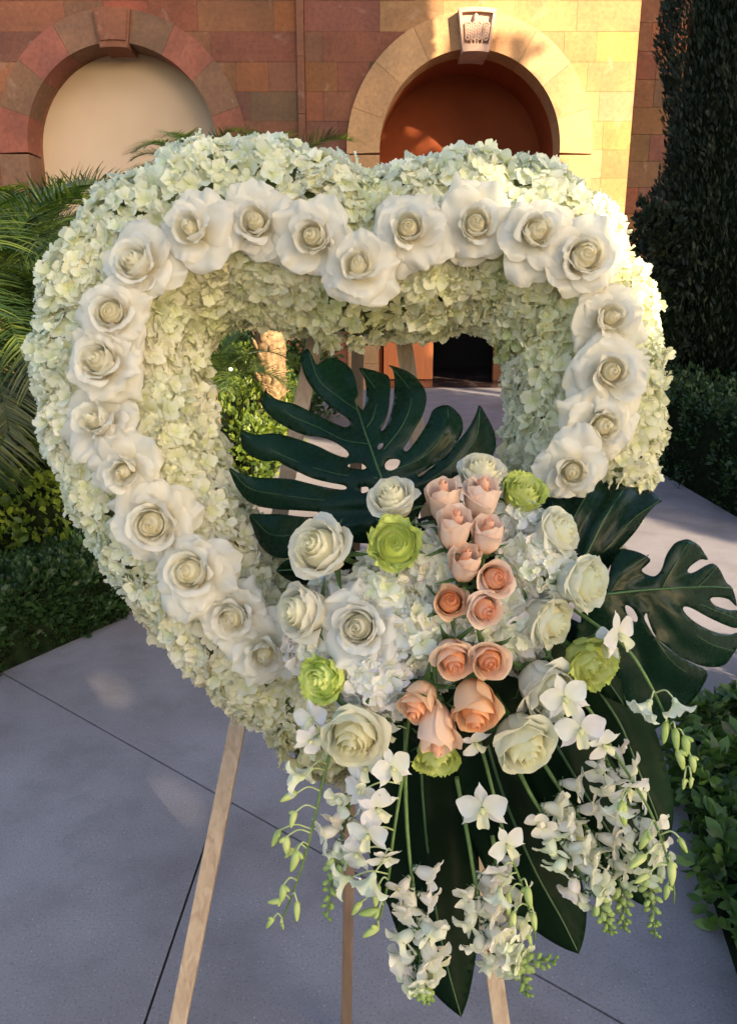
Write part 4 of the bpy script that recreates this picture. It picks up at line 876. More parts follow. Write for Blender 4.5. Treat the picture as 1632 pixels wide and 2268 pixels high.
spray('orchid spray at the far left, mostly green buds hanging clear over the paving', [(740, 1630, 1.04), (715, 1730, 1.02), (697, 1810, 1.01), (680, 1880, 1.0), (655, 1960, 1.0), (622, 2045, 1.0)],
      [(690, 1590, 1.0, 1.05, -.2, .1, .3), (686, 1640, .99, .95, .1, .4, 2.0)],
      [(640, 1762, 1.0, .95, -.9, .25), (648, 1812, 1.0, .9, -.4, .8), (612, 1856, 1.0, 1.05, -.4, .9), (633, 1872, .99, 1.05, -.1, 1), (655, 1905, .98, 1.15, -.1, 1), (642, 1888, 1.0, .7, -.6, .4), (628, 1978, .99, 1.0, 0, 1), (658, 2015, .99, 1.0, 0, 1), (610, 1998, 1.0, .75, -.9, .3), (598, 2042, 1.0, .7, -.7, .7), (626, 2052, 1.0, .35, 0, 1)], [(672, 1722, .99, 1.1, -.9, .1), (690, 1700, 1.01, .8, -.5, .6)])
spray('orchid spray with a dense run of white blooms left of the lime rose', [(905, 1590, 1.04), (895, 1690, 1.02), (882, 1780, 1.0), (870, 1860, .99), (858, 1960, .99), (838, 2040, .99), (812, 2068, .99)],
      [(868, 1700, .975, 1.15, .15, .05, .2), (812, 1700, .985, 1.1, -.3, .1, .5), (800, 1752, .98, 1.15, -.3, .2, 2.6), (835, 1790, .97, 1.2, .1, .3, 1.0), (815, 1848, .975, 1.25, -.2, .3, .1), (850, 1900, .975, 1.0, .2, .6, 2.9), (790, 1890, .985, 1.1, -.4, .3, 1.5), (858, 1625, 1.02, .8, .1, .5, 1)],
      [(832, 1980, .98, 1.1, -.3, .9), (790, 2010, .98, .9, -.6, .7), (820, 2022, .98, 1.15, -.9, .3), (822, 2062, .98, 1.0, -.9, .35)], [(828, 1936, .97, 1.25, -.3, .7), (775, 1945, .98, 1.1, -.9, .2)])
spray('orchid spray before the middle spear leaves with three separate blooms', [(1050, 1600, 1.04), (1075, 1690, 1.02), (1098, 1780, 1.0), (1125, 1880, .99), (1155, 1960, .99), (1175, 2030, .99), (1186, 2080, .99)],
      [(1052, 1645, .99, .95, .2, .5, 1.2), (1068, 1790, .975, 1.45, -.1, .1, .15), (1122, 1870, .975, 1.15, .1, .1, .4), (1105, 1935, .98, 1.0, 0, .6, 1.9)],
      [(1125, 1998, .98, 1.05, 0, 1), (1168, 1985, .98, 1.1, 0, 1), (1135, 2040, .98, 1.1, -.1, 1), (1181, 2038, .98, .9, 0, 1), (1172, 2082, .98, .6, 0, 1)], [(1108, 1968, .97, .95, -.2, .9)])
spray('longest orchid spray, right side, blooms starting over a white rose', [(1195, 1420, 1.03), (1255, 1510, 1.01), (1310, 1580, 1.0), (1350, 1650, .99), (1400, 1730, .98), (1440, 1800, .98), (1470, 1880, .98), (1490, 1960, .98), (1492, 2000, .98)],
      [(1250, 1545, .965, 1.35, .1, .1, .35), (1285, 1615, .965, 1.4, -.1, .1, .2), (1335, 1650, .97, 1.05, .2, .2, 1.2), (1240, 1590, .985, 1.0, -.4, .3, 2.2), (1392, 1745, .965, 1.2, .1, .7, .6)],
      [(1378, 1800, .96, 1.35, 0, 1), (1428, 1860, .965, 1.1, -.3, .9), (1412, 1905, .965, 1.15, -.9, .5), (1488, 1932, .97, 1.2, .1, 1), (1420, 1945, .97, .9, -.8, .4), (1477, 1975, .97, .8, 0, 1), (1510, 1870, .97, .8, .3, .9)], [(1370, 1770, .965, 1.0, -.2, .9)])
spray('orchid spray at far right with buds hanging before the leafy hedge', [(1270, 1350, 1.05), (1330, 1392, 1.03), (1390, 1440, 1.01), (1430, 1500, 1.0), (1465, 1570, 1.0), (1490, 1630, 1.0), (1515, 1700, 1.0)],
      [(1370, 1405, .985, 1.35, .3, .1, .2), (1345, 1425, 1.0, 1.0, -.4, .2, 1.6)],
      [(1472, 1620, .99, 1.15, -.1, 1), (1495, 1635, .985, 1.15, 0, 1), (1520, 1650, .98, 1.1, .25, 1), (1508, 1680, .98, 1.1, .4, .9), (1535, 1690, .98, .9, .3, .9), (1515, 1735, .99, .6, 0, 1), (1530, 1732, .99, .6, 0, 1)], [(1440, 1552, .98, 1.15, -.5, .6), (1492, 1548, .98, 1.05, .2, .7)])
def snapdragon(label, stem, u0, u1, nb, seed, width=1.0, side=None):
    r = random.Random(seed); path = spline([px3(p) for p in stem], 10); o = thing('snapdragon_stem', label, 'snapdragon', path[0], 'white snapdragon stems hanging from the bouquet'); n = len(path)-1
    V, Fc, U = tube([p-path[0] for p in path], lambda u: 0.0030-0.0019*u, 7); put('stem', mesh('stem', V, Fc, M['stem'], True, U), o)
    k = 0
    for i in range(nb):
        u = u0+(u1-u0)*i/nb; f = u*n; p = path[int(f)].lerp(path[min(n, int(f)+1)], f-int(f)); t = (path[min(n, int(f)+2)]-path[max(0, int(f)-2)]).normalized()
        a = i*2.2+r.uniform(-.3, .3); e1 = t.cross(FW).normalized(); e2 = t.cross(e1); d = (e1*math.cos(a)*width*1.15+e2*math.sin(a)*0.9)
        if d.dot(-FW) < -0.5: d = d-FW*0.9
        d = (d+t*0.85).normalized(); sc = r.uniform(1.05, 1.35)*(1-0.35*sm(i/nb, .6, 1)); q = quat_to(d, r.uniform(0, 6))
        b = put('blossom', r.choice(SNAPS), o, p-path[0]+d*0.005, q, sc, [c*r.uniform(.93, 1.02) for c in (0.95, 0.92, 0.81)] if i/nb < .8 else (0.82, 0.86, 0.66)); put('calyx', SCAL, b)
    m = 22
    for i in range(m):
        u = u1+(1-u1)*i/m; f = u*n; p = path[int(f)].lerp(path[min(n, int(f)+1)], f-int(f)); t = (path[min(n, int(f)+1)]-path[max(0, int(f)-1)]).normalized()
        a = i*2.4; e1 = t.cross(FW).normalized(); e2 = t.cross(e1); d = (e1*math.cos(a)+e2*math.sin(a)+t*0.7).normalized(); s = 1.08-0.60*i/m
        put('green_bud', GBUD, o, p-path[0]+d*0.0055*s, quat_to(d), s, lerp((0.42, 0.50, 0.20), (0.20, 0.30, 0.06), i/m))
    return o
snapdragon('short snapdragon stem at the left, hooked tip of round green buds beside the easel strut', [(800, 1700, 1.04), (775, 1780, 1.02), (755, 1860, 1.01), (738, 1940, 1.0), (722, 2035, 1.0)], 0.12, 0.60, 7, 1, 1.1)
snapdragon('snapdragon stem left of centre with its curled green tip over the longest spear leaf', [(898, 1600, 1.05), (898, 1750, 1.02), (905, 1880, 1.0), (920, 2000, 0.99), (930, 2110, 0.99), (930, 2170, .99), (948, 2215, .99)], 0.38, 0.84, 17, 2)
snapdragon('snapdragon stem in the middle, its green tip bending to the right', [(1010, 1720, 1.05), (1035, 1850, 1.02), (1055, 1970, 1.0), (1075, 2060, .99), (1120, 2120, .99), (1170, 2130, .99), (1232, 2128, .99)], 0.28, 0.70, 14, 3)
snapdragon('snapdragon stem behind the slim orchid buds, ending in a drooping green tip', [(1090, 1850, 1.05), (1105, 1950, 1.03), (1125, 2050, 1.01), (1148, 2130, 1.0), (1168, 2205, 1.0)], 0.10, 0.66, 10, 4)
snapdragon('snapdragon stem right of centre, dense blooms below the lowest white rose', [(1135, 1680, 1.05), (1175, 1760, 1.02), (1225, 1840, 1.0), (1275, 1920, .99), (1320, 1990, .99), (1352, 2065, .99)], 0.26, 0.80, 15, 5)
snapdragon('fainter snapdragon stem lying behind the dense one on the right', [(1190, 1670, 1.07), (1235, 1740, 1.05), (1290, 1820, 1.04), (1345, 1900, 1.03), (1375, 1970, 1.02), (1382, 2060, 1.01)], 0.18, 0.76, 12, 6)
snapdragon('right hand snapdragon stem woven behind the longest orchid spray', [(1310, 1620, 1.06), (1350, 1700, 1.04), (1395, 1790, 1.02), (1430, 1880, 1.01), (1440, 1970, 1.0), (1450, 2075, 1.0)], 0.10, 0.72, 16, 7, 1.25)

# ---------------------------------------------------------------- easel
es = thing('easel', 'light wooden tripod easel carrying the flower heart', 'easel', on_g(780, 2268))
org = es.location
def bar(name, a, b, w, d, mat='wood'):
    a, b = Vector(a), Vector(b); t = (b-a).normalized(); s = RT-t*RT.dot(t); s.normalize(); n = t.cross(s)
    V = [];
    for p in (a, b):
        for sx, sn in ((-1, -1), (1, -1), (1, 1), (-1, 1)): V.append(p+s*sx*w/2+n*sn*d/2-org)
    me = mesh(name, V, [(0, 1, 2, 3), (7, 6, 5, 4), (0, 4, 5, 1), (1, 5, 6, 2), (2, 6, 7, 3), (3, 7, 4, 0)], M[mat], False)
    o = put(name, me, es); bv = o.modifiers.new('b', 'BEVEL'); bv.width = 0.0015; bv.segments = 2; return o
def extend_to_ground(a, b): t = (b-a); return a+t*((0.0-a.z)/t.z)
ztop = 1.46
apexL, apexR = at(748, 500, ztop), at(858, 500, ztop)
for nm, ap, p2 in (('leg', apexL, at(408, 2200, 1.315)), ('leg', apexR, at(1100, 2200, 1.315))):
    bar(nm, ap, extend_to_ground(ap, p2), 0.028, 0.017)
at_c = at(796, 560, ztop+0.02); foot = Vector((on_g(768, 2262).x, on_g(768, 2310).y, 0.0))
bar('rear_leg', at_c, foot, 0.023, 0.03, 'shaded_wood')
bar('crossbar', at(700, 760, 1.425), at(925, 760, 1.425), 0.03, 0.018)
cap_ = bar('head_block', at(740, 505, ztop-0.014), at(866, 505, ztop-0.014), 0.05, 0.012)
hk = tube(spline([at(770, 1952, 1.36)-org, at(785, 1958, 1.345)-org, at(796, 1955, 1.345)-org, at(797, 1946, 1.345)-org, at(786, 1943, 1.345)-org, at(774, 1944, 1.36)-org], 5), 0.0018, 6); put('wire_hook', mesh('hook', hk[0], hk[1], M['metal'], True, hk[2]), es)
# ================================================================ PLANTS
NR = np.random.RandomState(3)
# leaf templates: x along the leaf, y across, z up
LEAF_V = np.array([(0, 0, 0), (.35, .24, .05), (.35, -.24, .05), (.70, .20, .03), (.70, -.20, .03), (1, 0, -.06), (.35, 0, 0), (.70, 0, 0)], float)
LEAF_F = [(0, 6, 1), (0, 2, 6), (6, 7, 3, 1), (2, 4, 7, 6), (7, 5, 3), (4, 5, 7)]
TUFT_V = np.array([(0, .05, 0), (0, -.05, 0), (.5, .11, .03), (.5, -.11, .03), (1, 0, 0), (.3, 0, .10), (.8, 0, -.06)], float)
TUFT_F = [(0, 1, 3, 2), (2, 3, 4), (0, 5, 4), (1, 6, 4)]
def scatter(name, P, D, S, mat, parent, org, tv=LEAF_V, tf=LEAF_F, width=1.0, roll=None, kind='stuff', nm='foliage'):
    """one leaf per point: P origins, D directions, S lengths"""
    n = len(P); D = D/np.linalg.norm(D, axis=1, keepdims=True); r = NR.normal(size=(n, 3)) if roll is None else roll
    Yv = np.cross(D, r); Yv /= np.linalg.norm(Yv, axis=1, keepdims=True)+1e-9; Zv = np.cross(D, Yv)
    T = tv[None]*S[:, None, None]; T[:, :, 1] *= width
    V = P[:, None]+T[:, :, :1]*D[:, None]+T[:, :, 1:2]*Yv[:, None]+T[:, :, 2:]*Zv[:, None]
    k = len(tv); V = V.reshape(-1, 3)-np.array(org)[None]
    me = bpy.data.meshes.new(nm); lt = [len(f) for f in tf]; base = np.concatenate([np.array(f) for f in tf]); L = len(base)
    idx = (base[None]+(np.arange(n)*k)[:, None]).ravel(); tot = np.tile(lt, n); st_ = np.concatenate([[0], np.cumsum(tot)[:-1]])
    me.vertices.add(len(V)); me.vertices.foreach_set('co', V.ravel()); me.loops.add(len(idx)); me.loops.foreach_set('vertex_index', idx.astype(np.int32))
    me.polygons.add(len(tot)); me.polygons.foreach_set('loop_start', st_.astype(np.int32)); me.polygons.foreach_set('loop_total', tot.astype(np.int32))
    uv = me.uv_layers.new(name='UVMap'); q = NR.rand(n); U = np.zeros((n*L, 2), np.float32); U[:, 0] = np.repeat(q, L); uv.data.foreach_set('uv', U.ravel())
    me.materials.append(mat); me.update(); me.validate()
    o = put(nm, me, parent)
    if kind: o['kind'] = kind
    return o
def hedge(name, label, cat, poly, h, nleaf, size, mat, soil=M['inner_leaves'], lump=0.06, top_bias=0.5, upward=0.5, group=None, rosette=False, core=0.80):
    """clipped mass standing on the ground polygon (list of Vector 2D), height h (or function)"""
    cx = sum(p.x for p in poly)/len(poly); cy = sum(p.y for p in poly)/len(poly); org = Vector((cx, cy, 0)); o = thing(name, label, cat, org, group)
    hf = h if callable(h) else (lambda x, y: h)
    n = len(poly); Vc, Fc = [], []
    for zf, k in ((0, 0.97), (0.75, 0.90), (core, core)):
        for p in poly: Vc.append((cx+(p.x-cx)*k-cx, cy+(p.y-cy)*k-cy, zf*hf(p.x, p.y)*0.98))
    for l in range(2):
        for i in range(n): j = (i+1) % n; Fc.append((l*n+i, l*n+j, (l+1)*n+j, (l+1)*n+i))
    Fc.append(tuple(2*n+i for i in range(n)))
    put('branches', mesh('branches', Vc, Fc, soil, False), o)
    pl = [(p.x, p.y) for p in poly]; xs = [p[0] for p in pl]; ys = [p[1] for p in pl]; P, D, S = [], [], []
    per = [(poly[i]-poly[(i+1) % n]).length for i in range(n)]; tot = sum(per)
    r = random.Random(len(label))
    def add(p, nr):
        q = Vector((p[0]*7, p[1]*7, p[2]*7)); d = noise.noise(q*0.45)*lump*1.6+noise.noise(q*1.3)*lump
        p = Vector(p)+Vector(nr)*(d-r.uniform(0, 0.05))
        if p.z < 0.01: p.z = 0.01+r.random()*0.03
        if rosette:
            m = r.randint(5, 8); ax = (Vector(nr)*0.8+Vector((r.gauss(0, .4), r.gauss(0, .4), 0.7))).normalized(); e1 = ax.orthogonal().normalized(); e2 = ax.cross(e1); a0 = r.random()*6
            sz = size*r.uniform(.7, 1.25)
            for k in range(m):
                a = a0+k*2.4; dd = e1*math.cos(a)+e2*math.sin(a)+ax*r.uniform(0.15, 1.0); P.append(p+ax*r.uniform(-.012, .01)); D.append(dd); S.append(sz*r.uniform(.7, 1.1))
        else:
            dd = Vector(nr)*0.8+Vector((r.gauss(0, .6), r.gauss(0, .6), r.gauss(0, .6)+upward)); P.append(p); D.append(dd); S.append(size*r.uniform(0.6, 1.25))
    per_pt = 6.5 if rosette else 1
    for _ in range(int(nleaf/per_pt)):
        if r.random() < top_bias:
            for _t in range(60):
                x, y = r.uniform(min(xs), max(xs)), r.uniform(min(ys), max(ys))
                if inside((x, y), pl): break
            add((x, y, hf(x, y)), (0, 0, 1))
        else:
            u = r.random()*tot; i = 0
            while u > per[i]: u -= per[i]; i += 1
            a, b = poly[i], poly[(i+1) % n]; p = a.lerp(b, u/per[i]); e = (b-a).normalized(); nn = Vector((e.y, -e.x))
            if nn.dot(p-Vector((cx, cy))) < 0: nn = -nn
            z = hf(p.x, p.y)*r.random()**0.8; rd = 0.06*sm(z/hf(p.x, p.y), .7, 1); add((p.x-nn.x*rd, p.y-nn.y*rd, z), (nn.x, nn.y, 0.15))
    scatter(name, np.array([list(p) for p in P]), np.array([list(d) for d in D]), np.array(S), mat, o, org)
    return o
G = g2
# left hedge along the path
a, b = G(-60, 1520), G(290, 1364); c = G(640, 1100); e = (b-a).normalized(); nl = Vector((-e.y, e.x))
if nl.x > 0: nl = -nl
hedge('hedge', 'low clipped dark green hedge along the left edge of the paving', 'hedge', [a, b, b+nl*0.42, a+nl*0.50], 0.36, 20000, 0.042, M['hedge_dark'], top_bias=.40)
# bright shrubs seen through the opening, left of the walk
s0, s1, s2 = G(560, 1130), G(640, 1010), G(672, 905)
hedge('flowering_shrub', 'sunlit yellow green shrub seen through the heart opening, spilling over the path edge', 'shrub', [s0, s1, s2, s2+Vector((-1.6, 0.5)), s0+Vector((-1.0, 0.6))], lambda x, y: 0.52+0.10*noise.noise(Vector((x*2, y*2, 0)))+0.42*sm(-x, 0.75, 1.5), 15000, 0.055, M['shrub'], lump=0.12, top_bias=.5)
# left leafy shrub with bare branches behind the hedge
q0 = a+nl*1.0; q1 = b+nl*0.8
hedge('leafy_shrub', 'open leafy shrub with sun flecks behind the low hedge on the left', 'shrub', [Vector((-2.9, 3.85)), Vector((-1.5, 3.95)), Vector((-1.25, 4.45)), Vector((-1.1, 5.4)), Vector((-2.7, 5.5))], lambda x, y: 0.80+0.2*noise.noise(Vector((x*2, y*2, 0))), 15000, 0.055, M['shrub'], lump=0.2, top_bias=.3)
br = thing('bare_branch', 'sunlit bare forked branch among the leaves at the left', 'branch', at(150, 1200, 4.2))
for L_, w in (([(110, 1240), (150, 1175), (200, 1135), (240, 1115)], .011), ([(150, 1175), (140, 1120), (138, 1060)], .008), ([(110, 1240), (98, 1262)], .011), ([(200, 1135), (190, 1105), (205, 1085)], .005), ([(168, 1160), (150, 1140), (128, 1120)], .006)):
    t = tube(spline([at(x, y, 4.15+0.05*i)-br.location for i, (x, y) in enumerate(L_)], 5), lambda u: w*(1-.5*u), 6); put('branch', mesh('branch', t[0], t[1], M['bark'], True, t[2]), br)
# right side: tall hedge beside the walk, cypresses behind
r0, r1, r2 = G(1700, 1188), G(1440, 1036), G(1240, 925); er = (r1-r0).normalized(); nr_ = Vector((er.y, -er.x))
if nr_.x < 0: nr_ = -nr_
hedge('boxwood_hedge', 'waist high dark hedge on the right at the foot of the cypress', 'hedge', [r0, r1, r2, r2+nr_*1.0, r0+nr_*1.2], lambda x, y: 0.80+0.10*noise.noise(Vector((x, y, 0))), 26000, 0.042, M['hedge_dark'], lump=.12, top_bias=.35)
# near right planting
k0, k1, k2, k3 = G(1432, 1560), G(1470, 1690), G(1545, 1930), G(1660, 2290)
k3 = Vector((k3.x, k3.y)); bk = Vector((k1.x-0.02, 2.52))
hedge('pittosporum_hedge', 'near leafy green hedge filling the lower right corner beside the paving', 'hedge', [k3+Vector((0.0, -0.35)), k3, k2, k1+Vector((0.02, 0)), bk+Vector((0.10, 0.0)), bk+Vector((1.6, 0.15)), k3+Vector((1.5, -0.4))], lambda x, y: 0.20+0.16*sm(x, 1.0, 1.5)+0.05*noise.noise(Vector((x*5, y*5, 0))), 15000, 0.058, M['hedge_light'], lump=.09, top_bias=.72, rosette=True)

def cypress(label, x, y, h, rad, n, seed):
    r = np.random.RandomState(seed); o = thing('cypress_tree', label, 'tree', (x, y, 0), 'dark cypress trees on the right')
    t = tube([(0, 0, 0), (0.02, 0, h*0.9)], lambda u: 0.10*(1-u)+0.01, 8); put('trunk', mesh('trunk', t[0], t[1], M['bark'], True, t[2]), o)
    prof = lambda z: rad*np.minimum(1, (np.maximum(0.02, 1-z/h))**0.55*1.25)*np.minimum(1, 0.55+z/0.9)
    z = r.rand(n)**0.9*h; a = r.rand(n)*2*PI
    fl = np.array([noise.noise(Vector((math.cos(q)*2.2, math.sin(q)*2.2, w*0.8+seed))) for q, w in zip(a, z)])*0.22+np.array([noise.noise(Vector((math.cos(q)*6, math.sin(q)*6, w*2.4+seed))) for q, w in zip(a, z)])*0.10
    R = prof(z)*(1+fl)-np.abs(r.normal(size=n))*0.10; P = np.stack([R*np.cos(a)+x, R*np.sin(a)+y, z+0.05], 1)
    D = np.stack([np.cos(a)*0.6, np.sin(a)*0.6, np.full(n, 1.3)], 1)+r.normal(size=(n, 3))*0.38
    scatter('c', P, D, 0.03+0.055*r.rand(n), M['cypress'], o, (x, y, 0), TUFT_V, TUFT_F, 1.5)
    V, Fc = [], []
    for j in range(14):
        zz = 0.15+(h-0.9)*j/13
        for k in range(12): V.append((float(prof(zz))*0.80*math.cos(k*PI/6), float(prof(zz))*0.80*math.sin(k*PI/6), zz))
    for j in range(13):
        for k in range(12): Fc.append((j*12+k, j*12+(k+1) % 12, (j+1)*12+(k+1) % 12, (j+1)*12+k))
    put('inner_branches', mesh('inner', V, Fc, M['inner_leaves']), o)
pc = on_y(1585, 900, 8.6); cypress('broad dark cypress rising out of the top right corner', pc.x+0.14, 8.6, 12.5, 1.0, 110000, 1)
pc = on_y(1800, 900, 7.6); cypress('second dark cypress at the right edge, in front of the broad one', pc.x+0.1, 7.6, 6.0, 0.75, 40000, 2)
hedge('juniper_shrub', 'small dark juniper at the left foot of the cypress, against the bright wall', 'shrub', [Vector((on_y(1428, 900, 8.2).x+dx, 8.2+dy)) for dx, dy in ((-.2, -.2), (.25, -.2), (.25, .2), (-.2, .2))], 2.35, 7000, 0.07, M['cypress'], lump=.12, top_bias=.12)

# palms
def frond_mesh(L, droop, seed, nl=62, leaf=0.30, vsh=0.35):
    r = random.Random(seed); pts = []; a = 0.95; p = Vector((0, 0, 0)); n = 16; sw = r.uniform(-.25, .25)
    for i in range(n+1):
        pts.append(p.copy()); el = a-droop*(i/n)**1.25; p = p+Vector((math.cos(el)*math.cos(sw*i/n), math.cos(el)*math.sin(sw*i/n), math.sin(el)))*(L/n)
    parts = [tube(pts, lambda u: 0.008*(1-.75*u)+0.001, 5)]; parts[0] = (parts[0][0], parts[0][1], [(0.55, 0)]*len(parts[0][0]))
    for i in range(nl):
        u = 0.12+0.87*i/nl; f = u*n; k = int(f); q = pts[k].lerp(pts[min(n, k+1)], f-k); t = (pts[min(n, k+1)]-pts[max(0, k-1)]).normalized(); sd = t.cross(Vector((0, 0, 1))).normalized(); up = sd.cross(t)
        for s in (-1, 1):
            l = leaf*(math.sin(PI*min(1, .12+.80*u))**0.6)*r.uniform(.85, 1.1); d = (sd*s*1.0+t*r.uniform(.55, .85)+up*(vsh+r.uniform(-.1, .1))).normalized(); w = 0.0046
            e = d.cross(up).normalized(); V = []; m = 4; g = r.uniform(.25, .6); rv = r.random()
            for j in range(m+1):
                v = j/m; c = q+d*l*v-Vector((0, 0, 1))*g*l*v*v*0.6; ww = w*(1-v**2.2)*1.0+0.0004; V += [c+e*ww, c-e*ww]
            parts.append((V, [(2*j, 2*j+1, 2*j+3, 2*j+2) for j in range(m)], [(rv, 0)]*len(V)))
    V, Fc, U = join(parts); return mesh('frond', V, Fc, M['palm'], False, U)
FR = [frond_mesh(1.15, 1.9+0.15*i, 50+i) for i in range(4)]
def palm(label, base, hgt, nfr, sc, trunk_r, seed, lo=-0.7, az=None, cat='palm'):
    r = random.Random(seed); o = thing('palm_plant', label, cat, base, 'feathery palms on the left'); top = Vector((0, 0, hgt))
    t = tube([Vector((0, 0, 0)), Vector((0.02, 0, hgt*.5)), top], lambda u: trunk_r*(1+0.10*math.sin(u*40)), 12); put('trunk', mesh('trunk', t[0], t[1], M['bark'], True, t[2]), o)
    if trunk_r > 0.08:                              # old leaf bases wrapped round the trunk
        bt = mk('leaf_base', [blob((0, 0, 0), 0.05, 0.022, 0.075, 6, 4), plate(0.09, 0.008, 0.5, 0, 0.3, base=.6), plate(0.11, 0.006, 0.9, 0, -0.4, base=.6)], M['bark'])
        for i in range(int(hgt*42)):
            a = i*GA; z = hgt*(i+.5)/int(hgt*42); put('leaf_base', bt, o, (trunk_r*1.02*math.cos(a), trunk_r*1.02*math.sin(a), z), Quaternion((0, 0, 1), a)@Quaternion((0, 1, 0), 0.4)@Quaternion((0, 0, 1), 1.57), r.uniform(.8, 1.2))
    for i in range(nfr):
        a = i*GA+r.uniform(-.2, .2) if az is None else az[i % len(az)]+r.uniform(-.35, .35); el = 0.55+(lo-0.55)*(i/nfr)+r.uniform(-.12, .12)
        q = Quaternion((0, 0, 1), a)@Quaternion((0, 1, 0), -el)@Quaternion((1, 0, 0), r.uniform(-.3, .3)); put('frond', FR[r.randrange(4)], o, top+Vector((math.cos(a), math.sin(a), 0))*trunk_r*.8, q, sc*r.uniform(.85, 1.12))
p1 = on_y(-30, 560, 4.3); palm('dense dark feathery palm at the left edge of the photo', (p1.x, 4.3, 0), 1.50, 70, .95, 0.06, 1, -1.55)
p2 = on_y(40, 470, 5.4); palm('sunlit palm behind the dark one, fronds arching before the plastered arch', (p2.x, 5.4, 0), 1.62, 44, 1.0, 0.06, 2, -.7)
p3 = on_y(597, 800, 8.0); palm('palm with a rough brown trunk seen through the heart opening', (p3.x, 8.0, 0), 2.2, 38, 1.0, 0.135, 3, -.95)
p6 = on_y(455, 560, 8.4); palm('slender palm whose fronds just show above the left lobe of the heart', (p6.x, 8.4, 0), 2.62, 26, .75, 0.06, 9, -.6)
p5 = on_y(520, 800, 6.4); palm('low bright palm left of the rough trunk in the heart opening', (p5.x-.25, 6.6, 0), 0.85, 18, .75, 0.06, 7, -.5)
hedge('background_shrub', 'dark shrub mass behind the rough palm trunk in front of the building', 'shrub', [Vector((-6.5, 8.8)), Vector((-0.55, 9.6)), Vector((-0.65, 10.8)), Vector((-6.5, 10.4))], lambda x, y: 1.25+0.3*noise.noise(Vector((x, y, 0))), 16000, 0.08, M['hedge_dark'], lump=.3, top_bias=.35)
hedge('background_shrub', 'dark shrubs filling the ground behind the left palms', 'shrub', [Vector((-5.5, 5.6)), Vector((-2.1, 5.2)), Vector((-1.9, 7.6)), Vector((-5.5, 8.0))], lambda x, y: 1.05+0.3*noise.noise(Vector((x, y, 0))), 14000, 0.07, M['hedge_dark'], lump=.25, top_bias=.4)
# white blossom on the shrub
wb = thing('white_blossom', 'single small white blossom on the sunlit shrub in the heart opening', 'flower', at(511, 818, 5.3))
for k in range(6): put('petal', OPARTIAL, wb, (0, 0, 0), quat_to((math.cos(k), -1, math.sin(k*1.3))), 0.55, (.9, .9, .9))
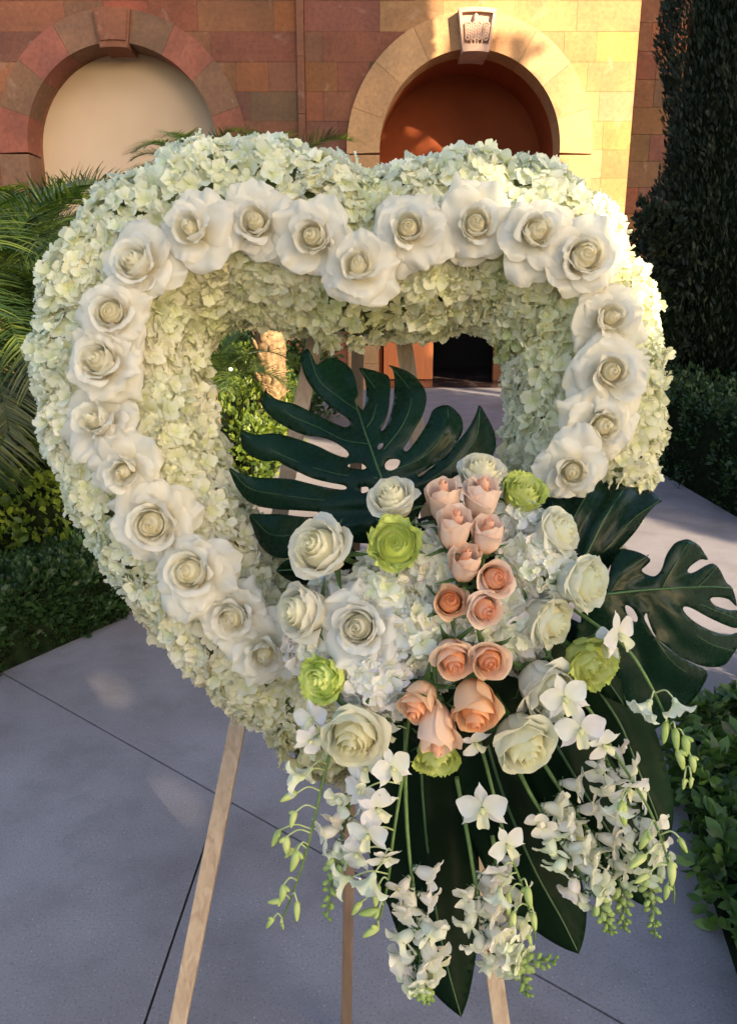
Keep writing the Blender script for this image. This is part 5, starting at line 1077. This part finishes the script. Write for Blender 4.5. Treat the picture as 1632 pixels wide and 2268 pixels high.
# ================================================================ ADDED SHADE BLOCKERS, UNSEEN (leafy crowns shaped to shade the court)
SA = SUN_DIR.cross(Vector((0, 0, 1))).normalized(); SB = SA.cross(SUN_DIR).normalized()
def tree(label, spec, t0, seed, ragged=0.22, dens=95, trunk=True):
    """added unseen leafy blocker spread over (a0, a1, b0, b1) patches across the sun's direction, t0 metres sunwards"""
    r = np.random.RandomState(seed); ps = []; ds = []; ss = []; parts = []
    A, B, S_ = [np.array(list(v)) for v in (SA, SB, SUN_DIR)]
    cen = None
    for (a0, a1, b0, b1) in spec:
        n = int((a1-a0)*(b1-b0)*dens)+60
        a = r.uniform(a0, a1, n); b = r.uniform(b0, b1, n); m = n//2
        e = r.randint(0, 4, m)                     # thicken and roughen the border
        a[:m] = np.where(e == 0, a0, np.where(e == 1, a1, a[:m])); b[:m] = np.where(e == 2, b0, np.where(e == 3, b1, b[:m]))
        a += r.normal(size=n)*ragged*0.5; b += r.normal(size=n)*ragged*0.5; t = t0+r.uniform(-.7, .7, n)
        P = a[:, None]*A+b[:, None]*B+t[:, None]*S_; ps.append(P); ds.append(r.normal(size=(n, 3))); ss.append(r.uniform(.22, .42, n))
        g = 0.16; V, Fc = [], []; na = max(2, int((a1-a0)/.7)); nb = max(2, int((b1-b0)/.7))
        for side in (-.45, .45):
            for i in range(na+1):
                for j in range(nb+1):
                    aa = a0+g+(a1-a0-2*g)*i/na; bb = b0+g+(b1-b0-2*g)*j/nb; q = SA*aa+SB*bb+SUN_DIR*(t0+side)
                    q = q+SUN_DIR*0.25*noise.noise(q*0.9); V.append(q)
        w = nb+1; h = (na+1)*w
        for i in range(na):
            for j in range(nb):
                Fc.append((i*w+j, i*w+j+1, (i+1)*w+j+1, (i+1)*w+j)); Fc.append((h+i*w+j, h+(i+1)*w+j, h+(i+1)*w+j+1, h+i*w+j+1))
        for i in range(na): Fc += [(i*w, (i+1)*w, h+(i+1)*w, h+i*w), (i*w+nb, h+i*w+nb, h+(i+1)*w+nb, (i+1)*w+nb)]
        for j in range(nb): Fc += [(j, h+j, h+j+1, j+1), (na*w+j, na*w+j+1, h+na*w+j+1, h+na*w+j)]
        parts.append((V, Fc))
        if cen is None: cen = SA*((a0+a1)/2)+SB*b0+SUN_DIR*t0
    org = Vector((cen.x, cen.y, 0)); o = thing('shade_blocker', label, 'tree', org, 'unseen shade blockers behind the camera')
    Vj, Fj, _ = join(parts); put('inner_branches', mesh('inner', [Vector(v)-org for v in Vj], Fj, M['inner_leaves']), o)
    scatter('l', np.concatenate(ps), np.concatenate(ds), np.concatenate(ss), M['tree'], o, org, width=1.5)
    if trunk: tt = tube([Vector((0, 0, 0)), Vector((0.1, 0, cen.z+.5))], 0.16, 8); put('trunk', mesh('trunk', tt[0], tt[1], M['bark'], True, tt[2]), o)
    return o
tree('broad unseen leafy blocker behind the camera, added to shade the flower heart', [(-1.03, 3.2, -.4, 2.5), (-2.2, -1.0, -.4, 1.36), (-3.0, -2.1, -.4, 1.15)], 9.0, 1, 0.16)
tree('unseen leafy blocker right of the camera, added to shade the walk', [(-8.7, -5.35, -.4, 2.72), (-12.0, -8.7, -.4, 2.72), (-8.0, -5.6, 2.6, 6.4)], 9.5, 2, 0.12)
tree('tall unseen leafy blocker behind the camera, added to shade the left wall half', [(-8.05, -4.6, 6.2, 11.0), (-4.8, 2.5, 6.6, 11.5)], 13.0, 3, 0.5)
tree('slim unseen leafy blocker behind the camera, added to shade the side wing', [(-14.5, -12.05, 3.5, 9.5)], 12.0, 4, 0.15)
tree('unseen leafy blocker behind the camera, added to shade the inside of the right arch', [(-10.40, -9.1, 3.75, 7.25), (-10.2, -9.3, 7.1, 8.1)], 12.0, 5, 0.1)
# fronds of a tall palm whose shadow falls on the lit stone
pt = thing('shade_palm', 'tall palm behind the photographer whose fronds throw the ragged shadow on the stone', 'palm', SA*-8.30+SB*8.6+SUN_DIR*11-Vector((0, 0, 0)))
for i in range(12):
    an = i*GA; put('frond', FR[i % 4], pt, (0, 0, 0), quat_to((math.cos(an), math.sin(an), .5)) @ Quaternion((0, 1, 0), -1.3), 1.0)
